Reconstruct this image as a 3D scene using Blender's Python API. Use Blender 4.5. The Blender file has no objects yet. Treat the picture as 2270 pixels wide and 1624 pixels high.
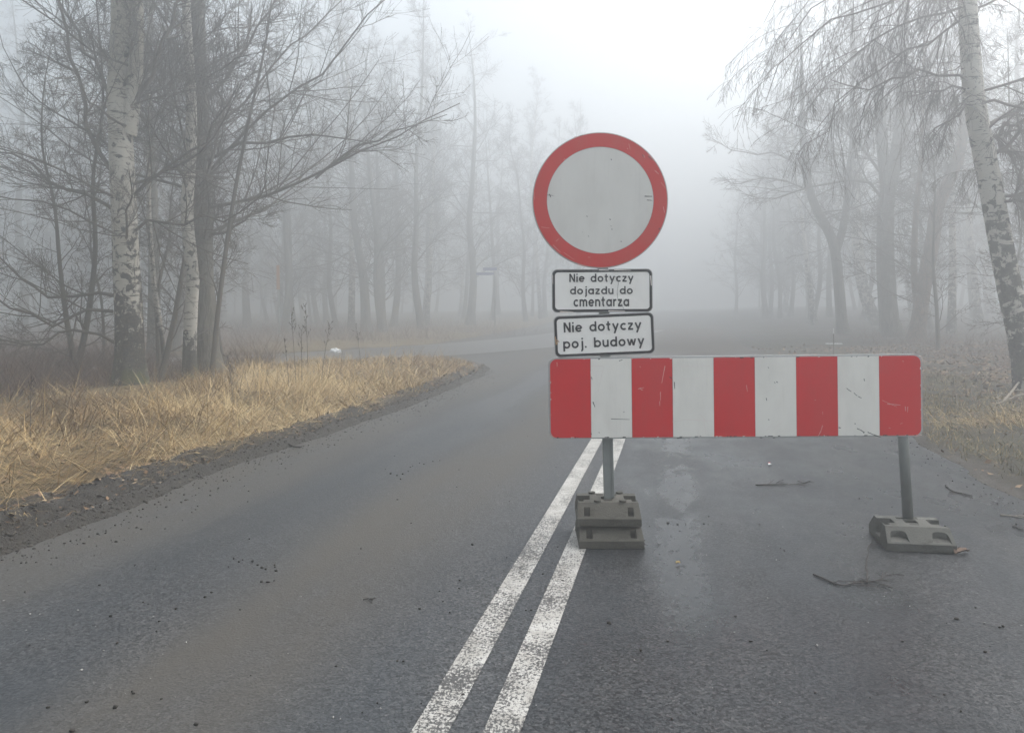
import bpy, bmesh, math
import numpy as np
from mathutils import Vector, Matrix

R = math.radians
rng = np.random.default_rng(11)
scene = bpy.context.scene
COL = scene.collection

# ------------------------------------------------------------------ camera
FPX, PX, PY, CAMH, ROLL = 1677.0, 1135.0, 682.0, 1.40, R(0.6)   # lens in units of a 2270-wide frame
cam_d = bpy.data.cameras.new('camera')
cam = bpy.data.objects.new('camera', cam_d)
COL.objects.link(cam)
cam_d.sensor_width = 36.0
cam_d.lens = 36.0 * FPX / 2270.0
cam_d.shift_y = -(812.0 - PY) / 2270.0
cam_d.clip_start = 0.05
cam_d.clip_end = 2000
cam.location = (0, 0, CAMH)
cam.rotation_euler = (R(90), ROLL, 0)
scene.camera = cam

# ------------------------------------------------------------------ sky, sun, exposure
SUN_EL, SUN_AZ = R(54), R(72)            # high sun hidden by the fog, ahead and to the right
world = bpy.data.worlds.new('World')
scene.world = world
world.use_nodes = True
wn, wl = world.node_tree.nodes, world.node_tree.links
wn.clear()
sky = wn.new('ShaderNodeTexSky')
sky.sky_type = 'NISHITA'
sky.sun_disc = False
sky.sun_elevation = SUN_EL
sky.sun_rotation = SUN_AZ
sky.dust_density = 6.0
sky.air_density = 1.0
hsv = wn.new('ShaderNodeHueSaturation')
hsv.inputs['Hue'].default_value = 0.472
hsv.inputs['Saturation'].default_value = 0.42
bg = wn.new('ShaderNodeBackground')
bg.inputs['Strength'].default_value = 0.15
wo = wn.new('ShaderNodeOutputWorld')
wl.new(sky.outputs[0], hsv.inputs['Color'])
wl.new(hsv.outputs[0], bg.inputs['Color'])
wl.new(bg.outputs[0], wo.inputs[0])

sun_d = bpy.data.lights.new('sun', 'SUN')
sun_d.energy = 1.0
sun_d.angle = R(50)
sun_d.color = (1.0, 0.99, 0.965)
sun = bpy.data.objects.new('sun', sun_d)
COL.objects.link(sun)
sdir = Vector((math.sin(SUN_AZ) * math.cos(SUN_EL), math.cos(SUN_AZ) * math.cos(SUN_EL), math.sin(SUN_EL)))
sun.rotation_euler = sdir.to_track_quat('Z', 'Y').to_euler()
sun.location = (0, 0, 60)

vs = scene.view_settings
vs.view_transform = 'Standard'
vs.look = 'None'
vs.exposure = 1.14
vs.gamma = 1.0
vs.use_curve_mapping = False

cy = scene.cycles
cy.use_denoising = True
cy.max_bounces = 4
cy.diffuse_bounces = 2
cy.glossy_bounces = 3
cy.transmission_bounces = 2
cy.volume_bounces = 1
cy.transparent_max_bounces = 8
cy.sample_clamp_indirect = 6.0
cy.caustics_reflective = False
cy.caustics_refractive = False

HAZE_DENSITY = 0.0285

# ------------------------------------------------------------------ coordinates
A = math.atan(357.0 / FPX)               # the road runs this far to the right of the view axis
CA, SA = math.cos(A), math.sin(A)
def r2w(u, v): return (u * CA + v * SA, v * CA - u * SA)
def w2r(x, y): return (x * CA - y * SA, x * SA + y * CA)

def ray(px, py):
    dx, dy = px - PX, PY - py
    c, s = math.cos(ROLL), math.sin(ROLL)
    return (dx * c + dy * s) / FPX, (-dx * s + dy * c) / FPX     # lateral, vertical per metre of depth
def at(px, py, depth):
    a, b = ray(px, py)
    return Vector((a * depth, depth, CAMH + b * depth))
def on_ground(px, py, z=0.0):
    a, b = ray(px, py)
    d = (z - CAMH) / b
    return Vector((a * d, d, z))

# ------------------------------------------------------------------ noise
_tab = rng.random((256, 256))
def vnoise(x, y, s=1.0, seed=0):
    x = np.asarray(x, float) * s + seed * 17.3 + 500.0
    y = np.asarray(y, float) * s + seed * 9.1 + 500.0
    xi, yi = np.floor(x).astype(int), np.floor(y).astype(int)
    fx, fy = x - xi, y - yi
    fx, fy = fx * fx * (3 - 2 * fx), fy * fy * (3 - 2 * fy)
    t = lambda a, b: _tab[a & 255, b & 255]
    return (t(xi, yi) * (1 - fx) * (1 - fy) + t(xi + 1, yi) * fx * (1 - fy) + t(xi, yi + 1) * (1 - fx) * fy + t(xi + 1, yi + 1) * fx * fy) * 2 - 1
def fbm(x, y, s=1.0, o=3, seed=0):
    r, a = 0, 1.0
    for k in range(o):
        r = r + a * vnoise(x, y, s * 2 ** k, seed + k)
        a *= 0.5
    return r
def sstep(a, b, x):
    t = np.clip((np.asarray(x, float) - a) / (b - a), 0, 1)
    return t * t * (3 - 2 * t)

# ------------------------------------------------------------------ object helpers
def tag(o, label=None, category=None, group=None, kind=None):
    if label: o['label'] = label
    if category: o['category'] = category
    if group: o['group'] = group
    if kind: o['kind'] = kind
    return o
def thing(name, loc, label, category, group=None):
    o = bpy.data.objects.new(name, None)
    o.location = loc
    o.empty_display_size = 0.2
    COL.objects.link(o)
    return tag(o, label, category, group)
def link(name, me, parent=None, shift=True):
    """mesh data given in world coordinates; under a parent it is moved into the parent's frame"""
    o = bpy.data.objects.new(name, me)
    COL.objects.link(o)
    if parent is not None:
        o.parent = parent
        if shift:
            p, l = parent, Vector((0, 0, 0))
            while p is not None:
                l += p.location
                p = p.parent
            o.location = -l
    return o
def mesh_arrays(name, verts, quads=None, tris=None, mat=None, smooth=False, attrs=None):
    me = bpy.data.meshes.new(name)
    verts = np.asarray(verts, np.float32).reshape(-1, 3)
    q = np.zeros((0, 4), np.int32) if quads is None else np.asarray(quads, np.int32).reshape(-1, 4)
    t = np.zeros((0, 3), np.int32) if tris is None else np.asarray(tris, np.int32).reshape(-1, 3)
    me.vertices.add(len(verts))
    me.vertices.foreach_set('co', verts.ravel())
    me.loops.add(q.size + t.size)
    me.loops.foreach_set('vertex_index', np.concatenate([q.ravel(), t.ravel()]).astype(np.int32))
    me.polygons.add(len(q) + len(t))
    ls = np.concatenate([np.arange(len(q)) * 4, q.size + np.arange(len(t)) * 3]).astype(np.int32)
    me.polygons.foreach_set('loop_start', ls)
    if smooth:
        me.polygons.foreach_set('use_smooth', np.ones(len(q) + len(t), bool))
    if attrs:
        for k, a in attrs.items():
            at_ = me.attributes.new(k, 'FLOAT', 'POINT')
            at_.data.foreach_set('value', np.asarray(a, np.float32))
    me.update(calc_edges=True)
    if mat: me.materials.append(mat)
    return me
def mesh_py(name, verts, faces, mat=None, smooth=False):
    me = bpy.data.meshes.new(name)
    me.from_pydata([tuple(v) for v in verts], [], faces)
    me.update()
    if smooth:
        for p in me.polygons: p.use_smooth = True
    if mat: me.materials.append(mat)
    return me
def prism(outline, front, back, to_world):
    """outline of (x,z) points swept between two depths; to_world maps (x, depth, z)"""
    n = len(outline)
    v = [to_world(x, front, z) for x, z in outline] + [to_world(x, back, z) for x, z in outline]
    f = [list(range(n)), list(range(2 * n - 1, n - 1, -1))]
    f += [[i, i + n, (i + 1) % n + n, (i + 1) % n] for i in range(n)]
    return v, f
def rounded(x0, z0, x1, z1, r, seg=6, corners=(1, 1, 1, 1)):
    """rounded rectangle, corners bl, br, tr, tl"""
    pts = []
    for k, (cx, cz, a0) in enumerate(((x0 + r, z0 + r, 180), (x1 - r, z0 + r, 270), (x1 - r, z1 - r, 0), (x0 + r, z1 - r, 90))):
        if corners[k]:
            for i in range(seg + 1):
                a = R(a0 + 90 * i / seg)
                pts.append((cx + r * math.cos(a), cz + r * math.sin(a)))
        else:
            pts.append(((x0, z0), (x1, z0), (x1, z1), (x0, z1))[k])
    return pts

# ------------------------------------------------------------------ material helpers
class NT:
    def __init__(self, name):
        self.m = bpy.data.materials.new(name)
        self.m.use_nodes = True
        self.t = self.m.node_tree
        self.n, self.l = self.t.nodes, self.t.links
        self.b = self.n['Principled BSDF']
        self.out = self.n['Material Output']
    def new(self, typ, **kw):
        nd = self.n.new(typ)
        for k, v in kw.items():
            if k in nd.inputs.keys():
                self.set(nd.inputs[k], v)
            else:
                setattr(nd, k, v)
        return nd
    def set(self, sock, v):
        if isinstance(v, bpy.types.NodeSocket): self.l.new(v, sock)
        elif isinstance(v, tuple) and len(v) == 3 and sock.type == 'RGBA': sock.default_value = (*v, 1)
        else: sock.default_value = v
    def coord(self, scale=(1, 1, 1), kind='Object'):
        tc = self.new('ShaderNodeTexCoord')
        mp = self.new('ShaderNodeMapping')
        mp.inputs['Scale'].default_value = scale
        self.l.new(tc.outputs[kind], mp.inputs['Vector'])
        return mp.outputs[0]
    def noise(self, vec, scale, detail=3, rough=0.55, dist=0.0):
        nd = self.new('ShaderNodeTexNoise', Scale=scale, Detail=float(detail), Roughness=rough, Distortion=dist)
        self.l.new(vec, nd.inputs['Vector'])
        return nd.outputs['Fac']
    def voro(self, vec, scale, feature='F1', out='Distance'):
        nd = self.new('ShaderNodeTexVoronoi', Scale=scale)
        nd.feature = feature
        self.l.new(vec, nd.inputs['Vector'])
        return nd.outputs[out]
    def ramp(self, fac, a, b, lo=0.0, hi=1.0):
        nd = self.new('ShaderNodeMapRange', interpolation_type='SMOOTHSTEP')
        self.set(nd.inputs['Value'], fac)
        for k, v in (('From Min', a), ('From Max', b), ('To Min', lo), ('To Max', hi)): self.set(nd.inputs[k], v)
        return nd.outputs[0]
    def math(self, op, a, b=0.0, clamp=False):
        nd = self.new('ShaderNodeMath', operation=op)
        nd.use_clamp = clamp
        self.set(nd.inputs[0], a)
        self.set(nd.inputs[1], b)
        return nd.outputs[0]
    def mix(self, fac, a, b):
        nd = self.new('ShaderNodeMix', data_type='RGBA')
        self.set(nd.inputs[0], fac)
        self.set(nd.inputs[6], a)
        self.set(nd.inputs[7], b)
        return nd.outputs[2]
    def attr(self, name):
        return self.new('ShaderNodeAttribute', attribute_name=name).outputs['Fac']
    def bump(self, height, strength=0.5, dist=0.01):
        nd = self.new('ShaderNodeBump', Strength=strength, Distance=dist)
        self.set(nd.inputs['Height'], height)
        self.l.new(nd.outputs[0], self.b.inputs['Normal'])
    def sep(self, vec):
        nd = self.new('ShaderNodeSeparateXYZ')
        self.l.new(vec, nd.inputs[0])
        return nd.outputs
    def done(self, color, rough=0.8, spec=None, metal=None):
        self.set(self.b.inputs['Base Color'], color)
        self.set(self.b.inputs['Roughness'], rough)
        if spec is not None: self.set(self.b.inputs['Specular IOR Level'], spec)
        if metal is not None: self.set(self.b.inputs['Metallic'], metal)
        return self.m

def m_asphalt(name, muddy=0.0):
    k = NT(name)
    c = k.coord()
    x, y, z = k.sep(c)
    wob = k.math('MULTIPLY', k.math('SUBTRACT', k.noise(k.coord((0.6, 0.16, 1)), 1.0, 3), 0.5), 1.3)
    u = k.math('ADD', x, wob)
    def band(ctr, w):                      # a strip along the road
        return k.ramp(k.math('ABSOLUTE', k.math('SUBTRACT', u, ctr)), w, 0.25 * w)
    grain = k.noise(c, 130, 2, 0.7)
    agg = k.voro(c, 95)
    speck = k.new('ShaderNodeTexVoronoi', Scale=98.0)
    k.l.new(c, speck.inputs['Vector'])
    tone = k.sep(speck.outputs['Color'])[0]
    mid = k.noise(k.coord((1, 0.35, 1)), 2.2, 5, 0.6)
    base = k.mix(k.ramp(tone, 0.0, 1.0), (0.008, 0.009, 0.010), (0.070, 0.073, 0.075))
    base = k.mix(k.ramp(k.sep(speck.outputs['Color'])[1], 0.86, 0.95, 0.0, 0.42), base, (0.18, 0.18, 0.175))
    base = k.mix(k.ramp(mid, 0.3, 0.7), base, k.mix(0.55, base, (0.022, 0.029, 0.036)))
    # brown silt lies between the wheel tracks of the open lane and along its edge
    silt = k.math('MAXIMUM', band(-1.65, 0.75), band(-3.75, 1.15))
    silt = k.math('MULTIPLY', silt, k.ramp(mid, 0.25, 0.65, 0.35, 1.0))
    silt = k.math('MAXIMUM', silt, k.math('MULTIPLY', k.ramp(y, 13.0, 26.0), k.ramp(k.noise(k.coord((0.5, 0.25, 1)), 1.1, 4), 0.25, 0.6, 0.4, 1.0)))
    silt = k.math('MAXIMUM', silt, muddy)
    siltc = k.mix(grain, (0.038, 0.033, 0.025), (0.094, 0.083, 0.065))
    base = k.mix(k.math('MULTIPLY', silt, 0.74), base, siltc)
    # the closed lane is wetter and darker, wettest in its wheel track
    lane = k.ramp(x, -0.75, -0.35)
    wetn = k.noise(k.coord((1.0, 0.5, 1)), 1.6, 4, 0.6)
    track = k.math('MULTIPLY', k.ramp(k.math('ABSOLUTE', k.math('SUBTRACT', k.math('ADD', x, k.math('MULTIPLY', wob, 0.22)), 0.02)), 0.36, 0.02), k.math('MULTIPLY', k.ramp(wetn, 0.30, 0.52), k.ramp(k.noise(k.coord((1, 0.7, 1)), 14, 4, 0.7), 0.25, 0.6, 0.45, 1.0)))
    wet = k.math('MULTIPLY', lane, k.ramp(wetn, 0.25, 0.75, 0.30, 0.72))
    wet = k.math('MAXIMUM', wet, k.math('MULTIPLY', track, k.ramp(y, 2.6, 3.6)))
    wet = k.math('MAXIMUM', wet, k.math('MULTIPLY', band(-2.6, 0.6), 0.35))
    dug = k.ramp(y, 15.0, 27.0)
    wet = k.math('MULTIPLY', wet, k.math('SUBTRACT', 1.0, dug))
    base = k.mix(k.math('MULTIPLY', dug, k.ramp(x, -4.5, -1.5)), base, k.mix(grain, (0.030, 0.024, 0.018), (0.085, 0.070, 0.052)))
    base = k.mix(k.math('MULTIPLY', wet, 0.85), base, k.mix(0.62, base, (0.010, 0.011, 0.012)))
    rough = k.ramp(wet, 0.0, 1.0, 0.60, 0.13)
    rough = k.math('ADD', rough, k.math('ADD', k.math('MULTIPLY', silt, 0.05), k.math('MULTIPLY', dug, 0.22)))
    if muddy: rough = 0.34
    hgt = k.math('ADD', k.math('MULTIPLY', agg, 0.6), k.math('MULTIPLY', grain, 0.5))
    nd = k.new('ShaderNodeBump', Distance=0.006)
    k.set(nd.inputs['Strength'], k.ramp(wet, 0.0, 1.0, 0.50, 0.10))
    k.l.new(hgt, nd.inputs['Height'])
    k.l.new(nd.outputs[0], k.b.inputs['Normal'])
    return k.done(base, rough, k.ramp(lane, 0.0, 1.0, 0.42, 0.22) if not muddy else 0.6)

def m_line():
    k = NT('worn_line_paint')
    c = k.coord()
    g = k.noise(k.coord((1, 0.8, 1)), 105, 4, 0.7)
    big = k.noise(c, 3.0, 3)
    x, y, z = k.sep(c)
    wear = k.math('ADD', k.math('ADD', g, k.math('MULTIPLY', k.math('SUBTRACT', big, 0.5), 0.45)), k.ramp(y, 2.0, 6.5, 0.0, 0.07))
    m = k.ramp(wear, 0.45, 0.56)
    dirt = k.mix(k.ramp(k.noise(c, 9, 3), 0.3, 0.7), (0.47, 0.465, 0.435), (0.33, 0.32, 0.29))
    col = k.mix(m, (0.060, 0.060, 0.058), dirt)
    k.bump(wear, 0.5, 0.006)
    return k.done(col, 0.6, 0.4)

def m_ground():
    k = NT('verge_soil')
    c = k.coord()
    n1, n2, n3 = k.noise(c, 1.3, 5, 0.6), k.noise(c, 11, 4, 0.65), k.noise(c, 60, 3, 0.7)
    soil = k.mix(n2, (0.018, 0.014, 0.010), (0.075, 0.060, 0.044))
    mud = k.mix(k.math('ADD', k.math('MULTIPLY', n2, 0.6), k.math('MULTIPLY', n3, 0.4)), (0.014, 0.0125, 0.010), (0.066, 0.058, 0.046))
    straw = k.mix(n3, (0.075, 0.055, 0.026), (0.22, 0.165, 0.080))
    moss = k.mix(k.math('ADD', k.math('MULTIPLY', n2, 0.5), k.math('MULTIPLY', n3, 0.5)), (0.014, 0.013, 0.007), (0.085, 0.076, 0.040))
    sand = k.mix(n3, (0.075, 0.065, 0.052), (0.150, 0.132, 0.105))
    col = k.mix(k.attr('straw'), soil, straw)
    col = k.mix(k.math('MULTIPLY', k.attr('moss'), k.ramp(n1, 0.3, 0.6, 0.3, 1.0)), col, moss)
    col = k.mix(k.attr('mud'), col, mud)
    col = k.mix(k.attr('sand'), col, sand)
    k.bump(k.math('ADD', n2, k.math('MULTIPLY', n3, 0.9)), 0.9, 0.045)
    return k.done(col, k.math('SUBTRACT', 0.9, k.math('MULTIPLY', k.attr('mud'), 0.22)), 0.35)

def m_birch(name, base_h, white=(0.56, 0.54, 0.48), dark_top=0.0, amp=0.20):
    """white bark with dark bands and scars, black and fissured below base_h"""
    k = NT(name)
    c = k.coord()
    x, y, z = k.sep(c)
    band = k.noise(k.coord((2.2, 2.2, 15.0)), 2.0, 4, 0.6)
    scar = k.noise(k.coord((6, 6, 7)), 1.0, 4, 0.65, 0.6)
    fis = k.noise(k.coord((14, 14, 3.2)), 1.0, 4, 0.65, 0.8)
    fine = k.noise(k.coord((9, 9, 40)), 2.0, 3, 0.7)
    low = k.math('ADD', k.ramp(z, base_h * 0.35, base_h, amp * 0.6, 0.0), k.ramp(z, 0.2, 1.4, amp * 0.42, 0.0))
    m = k.math('MAXIMUM', k.ramp(band, 0.58, 0.66), k.ramp(k.math('ADD', scar, low), 0.55, 0.62))
    m = k.math('MAXIMUM', m, k.ramp(k.math('ADD', fis, k.math('MULTIPLY', low, 1.1)), 0.66, 0.74))
    wcol = k.mix(fine, white, tuple(a * 0.62 for a in white))
    if dark_top:
        wcol = k.mix(k.ramp(z, dark_top, dark_top + 1.6), wcol, (0.27, 0.255, 0.205))
    dcol = k.mix(k.ramp(k.noise(c, 30, 3), 0.35, 0.7), (0.020, 0.019, 0.017), (0.075, 0.070, 0.060))
    moss = k.math('MULTIPLY', k.ramp(z, 0.65, 0.1), k.ramp(k.noise(c, 4.0, 3), 0.45, 0.62))
    col = k.mix(m, wcol, dcol)
    col = k.mix(k.math('MULTIPLY', moss, 0.8), col, (0.062, 0.075, 0.022))
    k.bump(k.math('SUBTRACT', k.math('MULTIPLY', fis, low), k.math('MULTIPLY', m, 0.4)), 0.9, 0.03)
    return k.done(col, 0.85, 0.25)

def m_bark(name, a, b, scale=1.0):
    k = NT(name)
    f = k.noise(k.coord((16 * scale, 16 * scale, 3.0 * scale)), 1.0, 5, 0.65, 0.9)
    g = k.noise(k.coord(), 2.2, 4)
    col = k.mix(k.ramp(f, 0.3, 0.7), a, b)
    col = k.mix(k.ramp(g, 0.45, 0.75, 0.0, 0.5), col, (0.085, 0.090, 0.062))
    k.bump(f, 0.9, 0.03)
    return k.done(col, 0.88, 0.25)

def m_plain(name, col, rough=0.7, var=0.25, scale=8.0, spec=None, metal=None, bump=0.0):
    k = NT(name)
    n = k.noise(k.coord(), scale, 4, 0.6)
    c = k.mix(n, tuple(max(0, a * (1 - var)) for a in col), tuple(a * (1 + var) for a in col))
    if bump: k.bump(k.noise(k.coord(), scale * 6, 3), bump, 0.004)
    return k.done(c, rough, spec, metal)

def m_blade(name, cols):
    """colour picked per blade from the attribute 'tint'"""
    k = NT(name)
    cr = k.new('ShaderNodeValToRGB')
    e = cr.color_ramp.elements
    e[0].position, e[0].color = 0.0, (*cols[0], 1)
    e[1].position, e[1].color = 1.0, (*cols[-1], 1)
    for i, c in enumerate(cols[1:-1]):
        q = e.new((i + 1) / (len(cols) - 1))
        q.color = (*c, 1)
    k.l.new(k.attr('tint'), cr.inputs[0])
    return k.done(cr.outputs[0], 0.7, 0.25)

def m_paint(name, col, dirt=(0.25, 0.23, 0.20), amount=0.5, rough=0.42):
    """sign sheeting: dust, faint streaks and hairline scratches"""
    k = NT(name)
    c = k.coord()
    n = k.noise(k.coord((3, 3, 1.2)), 2.4, 5, 0.6)
    s = k.noise(k.coord((60, 60, 3)), 1.0, 3, 0.6)
    col2 = k.mix(k.math('MULTIPLY', k.ramp(n, 0.35, 0.8), 0.30 * amount), col, dirt)
    col2 = k.mix(k.math('MULTIPLY', k.ramp(s, 0.55, 0.8), 0.16 * amount), col2, dirt)
    sp = k.ramp(k.noise(c, 55, 2), 0.74, 0.80)
    col2 = k.mix(k.math('MULTIPLY', sp, 0.5 * amount), col2, dirt)
    k.bump(k.noise(c, 3.0, 2), 0.14, 0.02)
    return k.done(col2, k.ramp(n, 0.3, 0.8, rough, rough + 0.2), 0.4)

def m_rubber(name, col):
    k = NT(name)
    c = k.coord()
    n, f = k.noise(c, 7, 5, 0.65), k.noise(c, 120, 3, 0.7)
    x, y, z = k.sep(k.coord())
    cc = k.mix(n, tuple(a * 0.72 for a in col), tuple(a * 1.3 for a in col))
    cc = k.mix(k.math('MULTIPLY', k.ramp(f, 0.58, 0.72), 0.55), cc, (0.16, 0.15, 0.125))
    cc = k.mix(k.math('MULTIPLY', k.ramp(k.noise(k.coord((1, 1, 2.5)), 13, 5, 0.7), 0.52, 0.66), 0.6), cc, (0.030, 0.027, 0.021))
    k.bump(k.math('ADD', n, k.math('MULTIPLY', f, 0.6)), 0.55, 0.010)
    return k.done(cc, 0.75, 0.35)

M = {}
M['asphalt'] = m_asphalt('asphalt')
M['asphalt_side'] = m_asphalt('silty_asphalt', 0.75)
M['line'] = m_line()
M['ground'] = m_ground()
M['birch'] = m_birch('birch_bark', 4.6, amp=0.16)
M['birch_old'] = m_birch('old_birch_bark', 3.0, (0.50, 0.48, 0.42), 4.2)
M['birch_slim'] = m_birch('slim_birch_bark', 1.2)
M['dark_bark'] = m_bark('dark_bark', (0.055, 0.052, 0.044), (0.185, 0.175, 0.150))
M['pine_bark'] = m_bark('reddish_bark', (0.055, 0.038, 0.028), (0.215, 0.140, 0.098))
M['twig'] = m_plain('twig', (0.080, 0.070, 0.058), 0.8, 0.35, 3.0)
M['twig_red'] = m_plain('reddish_twig', (0.072, 0.058, 0.050), 0.8, 0.3, 2.0)
M['dark_twig'] = m_plain('wet_dark_twig', (0.022, 0.018, 0.015), 0.6, 0.3, 12)
M['wood_pale'] = m_plain('weathered_wood', (0.22, 0.19, 0.15), 0.8, 0.3, 12, bump=0.4)
M['straw'] = m_blade('straw', [(0.100, 0.062, 0.028), (0.29, 0.185, 0.078), (0.46, 0.325, 0.145), (0.66, 0.53, 0.30)])
M['green'] = m_blade('short_grass', [(0.050, 0.046, 0.016), (0.145, 0.120, 0.048), (0.27, 0.205, 0.095), (0.46, 0.36, 0.19)])
M['leaf'] = m_blade('dead_leaf', [(0.050, 0.030, 0.018), (0.14, 0.082, 0.045), (0.25, 0.165, 0.095), (0.38, 0.29, 0.19)])
M['bramble'] = m_blade('bramble', [(0.060, 0.034, 0.028), (0.125, 0.075, 0.058), (0.21, 0.140, 0.105)])
M['white'] = m_paint('white_sheeting', (0.85, 0.835, 0.78))
M['sign_white'] = m_paint('sign_white', (0.72, 0.71, 0.675))
M['plate_white'] = m_paint('plate_white', (0.92, 0.905, 0.87), amount=0.4)
M['red'] = m_paint('red_sheeting', (0.66, 0.006, 0.010), (0.30, 0.10, 0.09), 0.6)
M['red_faded'] = m_paint('faded_red_sheeting', (0.60, 0.024, 0.020), (0.36, 0.16, 0.13), 0.7)
M['black'] = m_plain('black_print', (0.012, 0.012, 0.014), 0.45, 0.2)
M['steel'] = m_plain('galvanised_steel', (0.27, 0.29, 0.28), 0.48, 0.22, 14, 0.5, 0.55)
M['alu'] = m_plain('sheet_metal_back', (0.42, 0.43, 0.43), 0.5, 0.15, 10, 0.5, 0.3)
M['rubber'] = m_rubber('recycled_plastic', (0.078, 0.074, 0.060))
M['rubber2'] = m_rubber('recycled_plastic_pale', (0.088, 0.089, 0.078))
M['chip_dark'] = m_plain('bare_scratch', (0.030, 0.028, 0.026), 0.8, 0.2)
M['chip_pale'] = m_plain('pale_scratch', (0.80, 0.74, 0.70), 0.6, 0.1)
M['chip_pink'] = m_plain('pink_scratch', (0.72, 0.36, 0.33), 0.6, 0.1)
M['rust'] = m_plain('rust', (0.42, 0.26, 0.13), 0.9, 0.4, 40)
M['clod'] = m_plain('dirt_clod', (0.026, 0.022, 0.018), 0.95, 0.4, 30)
M['mud'] = m_plain('mud_crumb', (0.046, 0.040, 0.032), 0.85, 0.5, 25)
M['pale_stone'] = m_plain('pale_stone', (0.34, 0.33, 0.31), 0.8, 0.3, 30)
M['blue'] = m_plain('blue_enamel', (0.020, 0.045, 0.22), 0.4, 0.1)
M['orange'] = m_plain('orange_paint', (0.42, 0.19, 0.06), 0.5, 0.15)
M['bag'] = m_plain('white_plastic', (0.78, 0.80, 0.80), 0.4, 0.05)
M['yellow_leaf'] = m_plain('yellow_leaf', (0.42, 0.30, 0.10), 0.7, 0.3, 60)

# ------------------------------------------------------------------ the ground
def far_rise(v): return 0.00022 * np.clip(np.asarray(v, float) - 26, 0, 60) ** 2
SIDE = [w2r(*p) for p in ((-34, 20.5), (-24, 19.6), (-14, 19.6), (-7.6, 20.8), (-3.8, 24.2), (-0.2, 29.0), (3.4, 36.0), (6.0, 43.0))]
def smooth_line(pts, n=10):
    P = np.array(pts, float)
    Q = np.vstack([2 * P[0] - P[1], P, 2 * P[-1] - P[-2]])
    out = []
    for i in range(1, len(Q) - 2):
        for t in np.linspace(0, 1, n, endpoint=False):
            a, b, c, d = Q[i - 1], Q[i], Q[i + 1], Q[i + 2]
            out.append(0.5 * (2 * b + (c - a) * t + (2 * a - 5 * b + 4 * c - d) * t * t + (3 * b - a - 3 * c + d) * t ** 3))
    out.append(P[-1])
    return np.array(out)
SIDE_C = smooth_line(SIDE, 8)
def side_dist(u, v):
    u, v = np.asarray(u, float), np.asarray(v, float)
    d = np.full(u.shape, 1e9)
    for a, b in zip(SIDE_C[:-1], SIDE_C[1:]):
        ab = b - a
        t = np.clip(((u - a[0]) * ab[0] + (v - a[1]) * ab[1]) / (ab @ ab), 0, 1)
        d = np.minimum(d, np.hypot(u - a[0] - t * ab[0], v - a[1] - t * ab[1]))
    return d
def left_edge(v):      # where the asphalt of the open lane ends (road coordinates)
    return -3.85 - 0.10 * fbm(v, 0 * np.asarray(v, float), 0.5, 3, 3) - 4.6 * sstep(13.0, 24.5, v) ** 2
def right_edge(v):
    return 2.42 + 0.16 * fbm(v, 0 * np.asarray(v, float), 0.7, 3, 5)
def zones(u, v):
    u, v = np.asarray(u, float), np.asarray(v, float)
    sl = left_edge(v) - u                       # metres outside the left edge
    sr = u - right_edge(v)
    sd = side_dist(u, v) - 2.5                  # metres outside the side road
    return sl, sr, sd
def ground_h(u, v):
    u, v = np.asarray(u, float), np.asarray(v, float)
    sl, sr, sd = zones(u, v)
    n = fbm(u, v, 0.9, 3, 8)
    nf = fbm(u, v, 6.0, 4, 12)
    # left: ridge of pushed mud, a tyre rut with lugs, then the bank
    lug = np.sin(v * 2 * math.pi / 0.13 + 9 * np.abs(sl - 0.27)) * np.exp(-((sl - 0.27) / 0.12) ** 2) * 0.018 * sstep(0.1, 0.6, vnoise(v, u, 0.35, 4) + 0.55)
    hl = -0.05 + 0.066 * sstep(-0.22, 0.06, sl) + 0.050 * np.exp(-((sl - 0.09) / 0.06) ** 2) - 0.055 * np.exp(-((sl - 0.27) / 0.09) ** 2) \
        + 0.070 * np.exp(-((sl - 0.48) / 0.10) ** 2) + lug + 0.026 * nf * sstep(-0.1, 0.15, sl) + (0.10 + 0.07 * n) * sstep(0.5, 2.2, sl)
    hr = -0.05 + 0.062 * sstep(-0.25, 0.08, sr) + 0.010 * nf * sstep(-0.1, 0.2, sr) + (0.05 + 0.05 * n) * sstep(0.3, 2.0, sr) + 0.25 * sstep(3, 12, sr)
    h = np.where(sl > sr, hl, hr)
    h = np.where(np.maximum(sl, sr) < -0.3, -0.05, h)
    k = sstep(-0.3, 1.2, sd)
    h = (-0.05) * (1 - k) + h * k
    return h + far_rise(v)

def axis(*runs):
    out = []
    for a, b, s in runs:
        out += list(np.arange(a, b, s))
    out.append(runs[-1][1])
    return np.array(out)
us = axis((-140, -40, 5), (-40, -14, 0.8), (-14, -6.5, 0.16), (-6.5, -3.3, 0.04), (-3.3, 1.8, 0.8), (1.8, 4.6, 0.05), (4.6, 10, 0.18), (10, 40, 0.9), (40, 140, 5))
vv = axis((-40, -2, 2.5), (-2, 2.4, 0.4), (2.4, 9, 0.035), (9, 16, 0.07), (16, 30, 0.2), (30, 60, 0.9), (60, 190, 5))
U, V = np.meshgrid(us, vv, indexing='ij')
Z = ground_h(U, V)
nu, nv = U.shape
idx = np.arange(nu * nv).reshape(nu, nv)
quads = np.stack([idx[:-1, :-1], idx[1:, :-1], idx[1:, 1:], idx[:-1, 1:]], -1).reshape(-1, 4)
sl, sr, sd = zones(U, V)
e1 = 0.30 * fbm(U, V, 1.2, 3, 21)
mudl = sstep(-0.6, -0.2, sl) * (1 - sstep(0.40, 0.70, sl + e1))
mudr = sstep(-0.6, -0.2, sr) * (1 - sstep(0.02, 0.35, sr + e1)) * 0.8
apron = sstep(15, 26, V) * sstep(0.3, 1.8, 4.5 - np.abs(U + 4.5) + e1 * 3)
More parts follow.
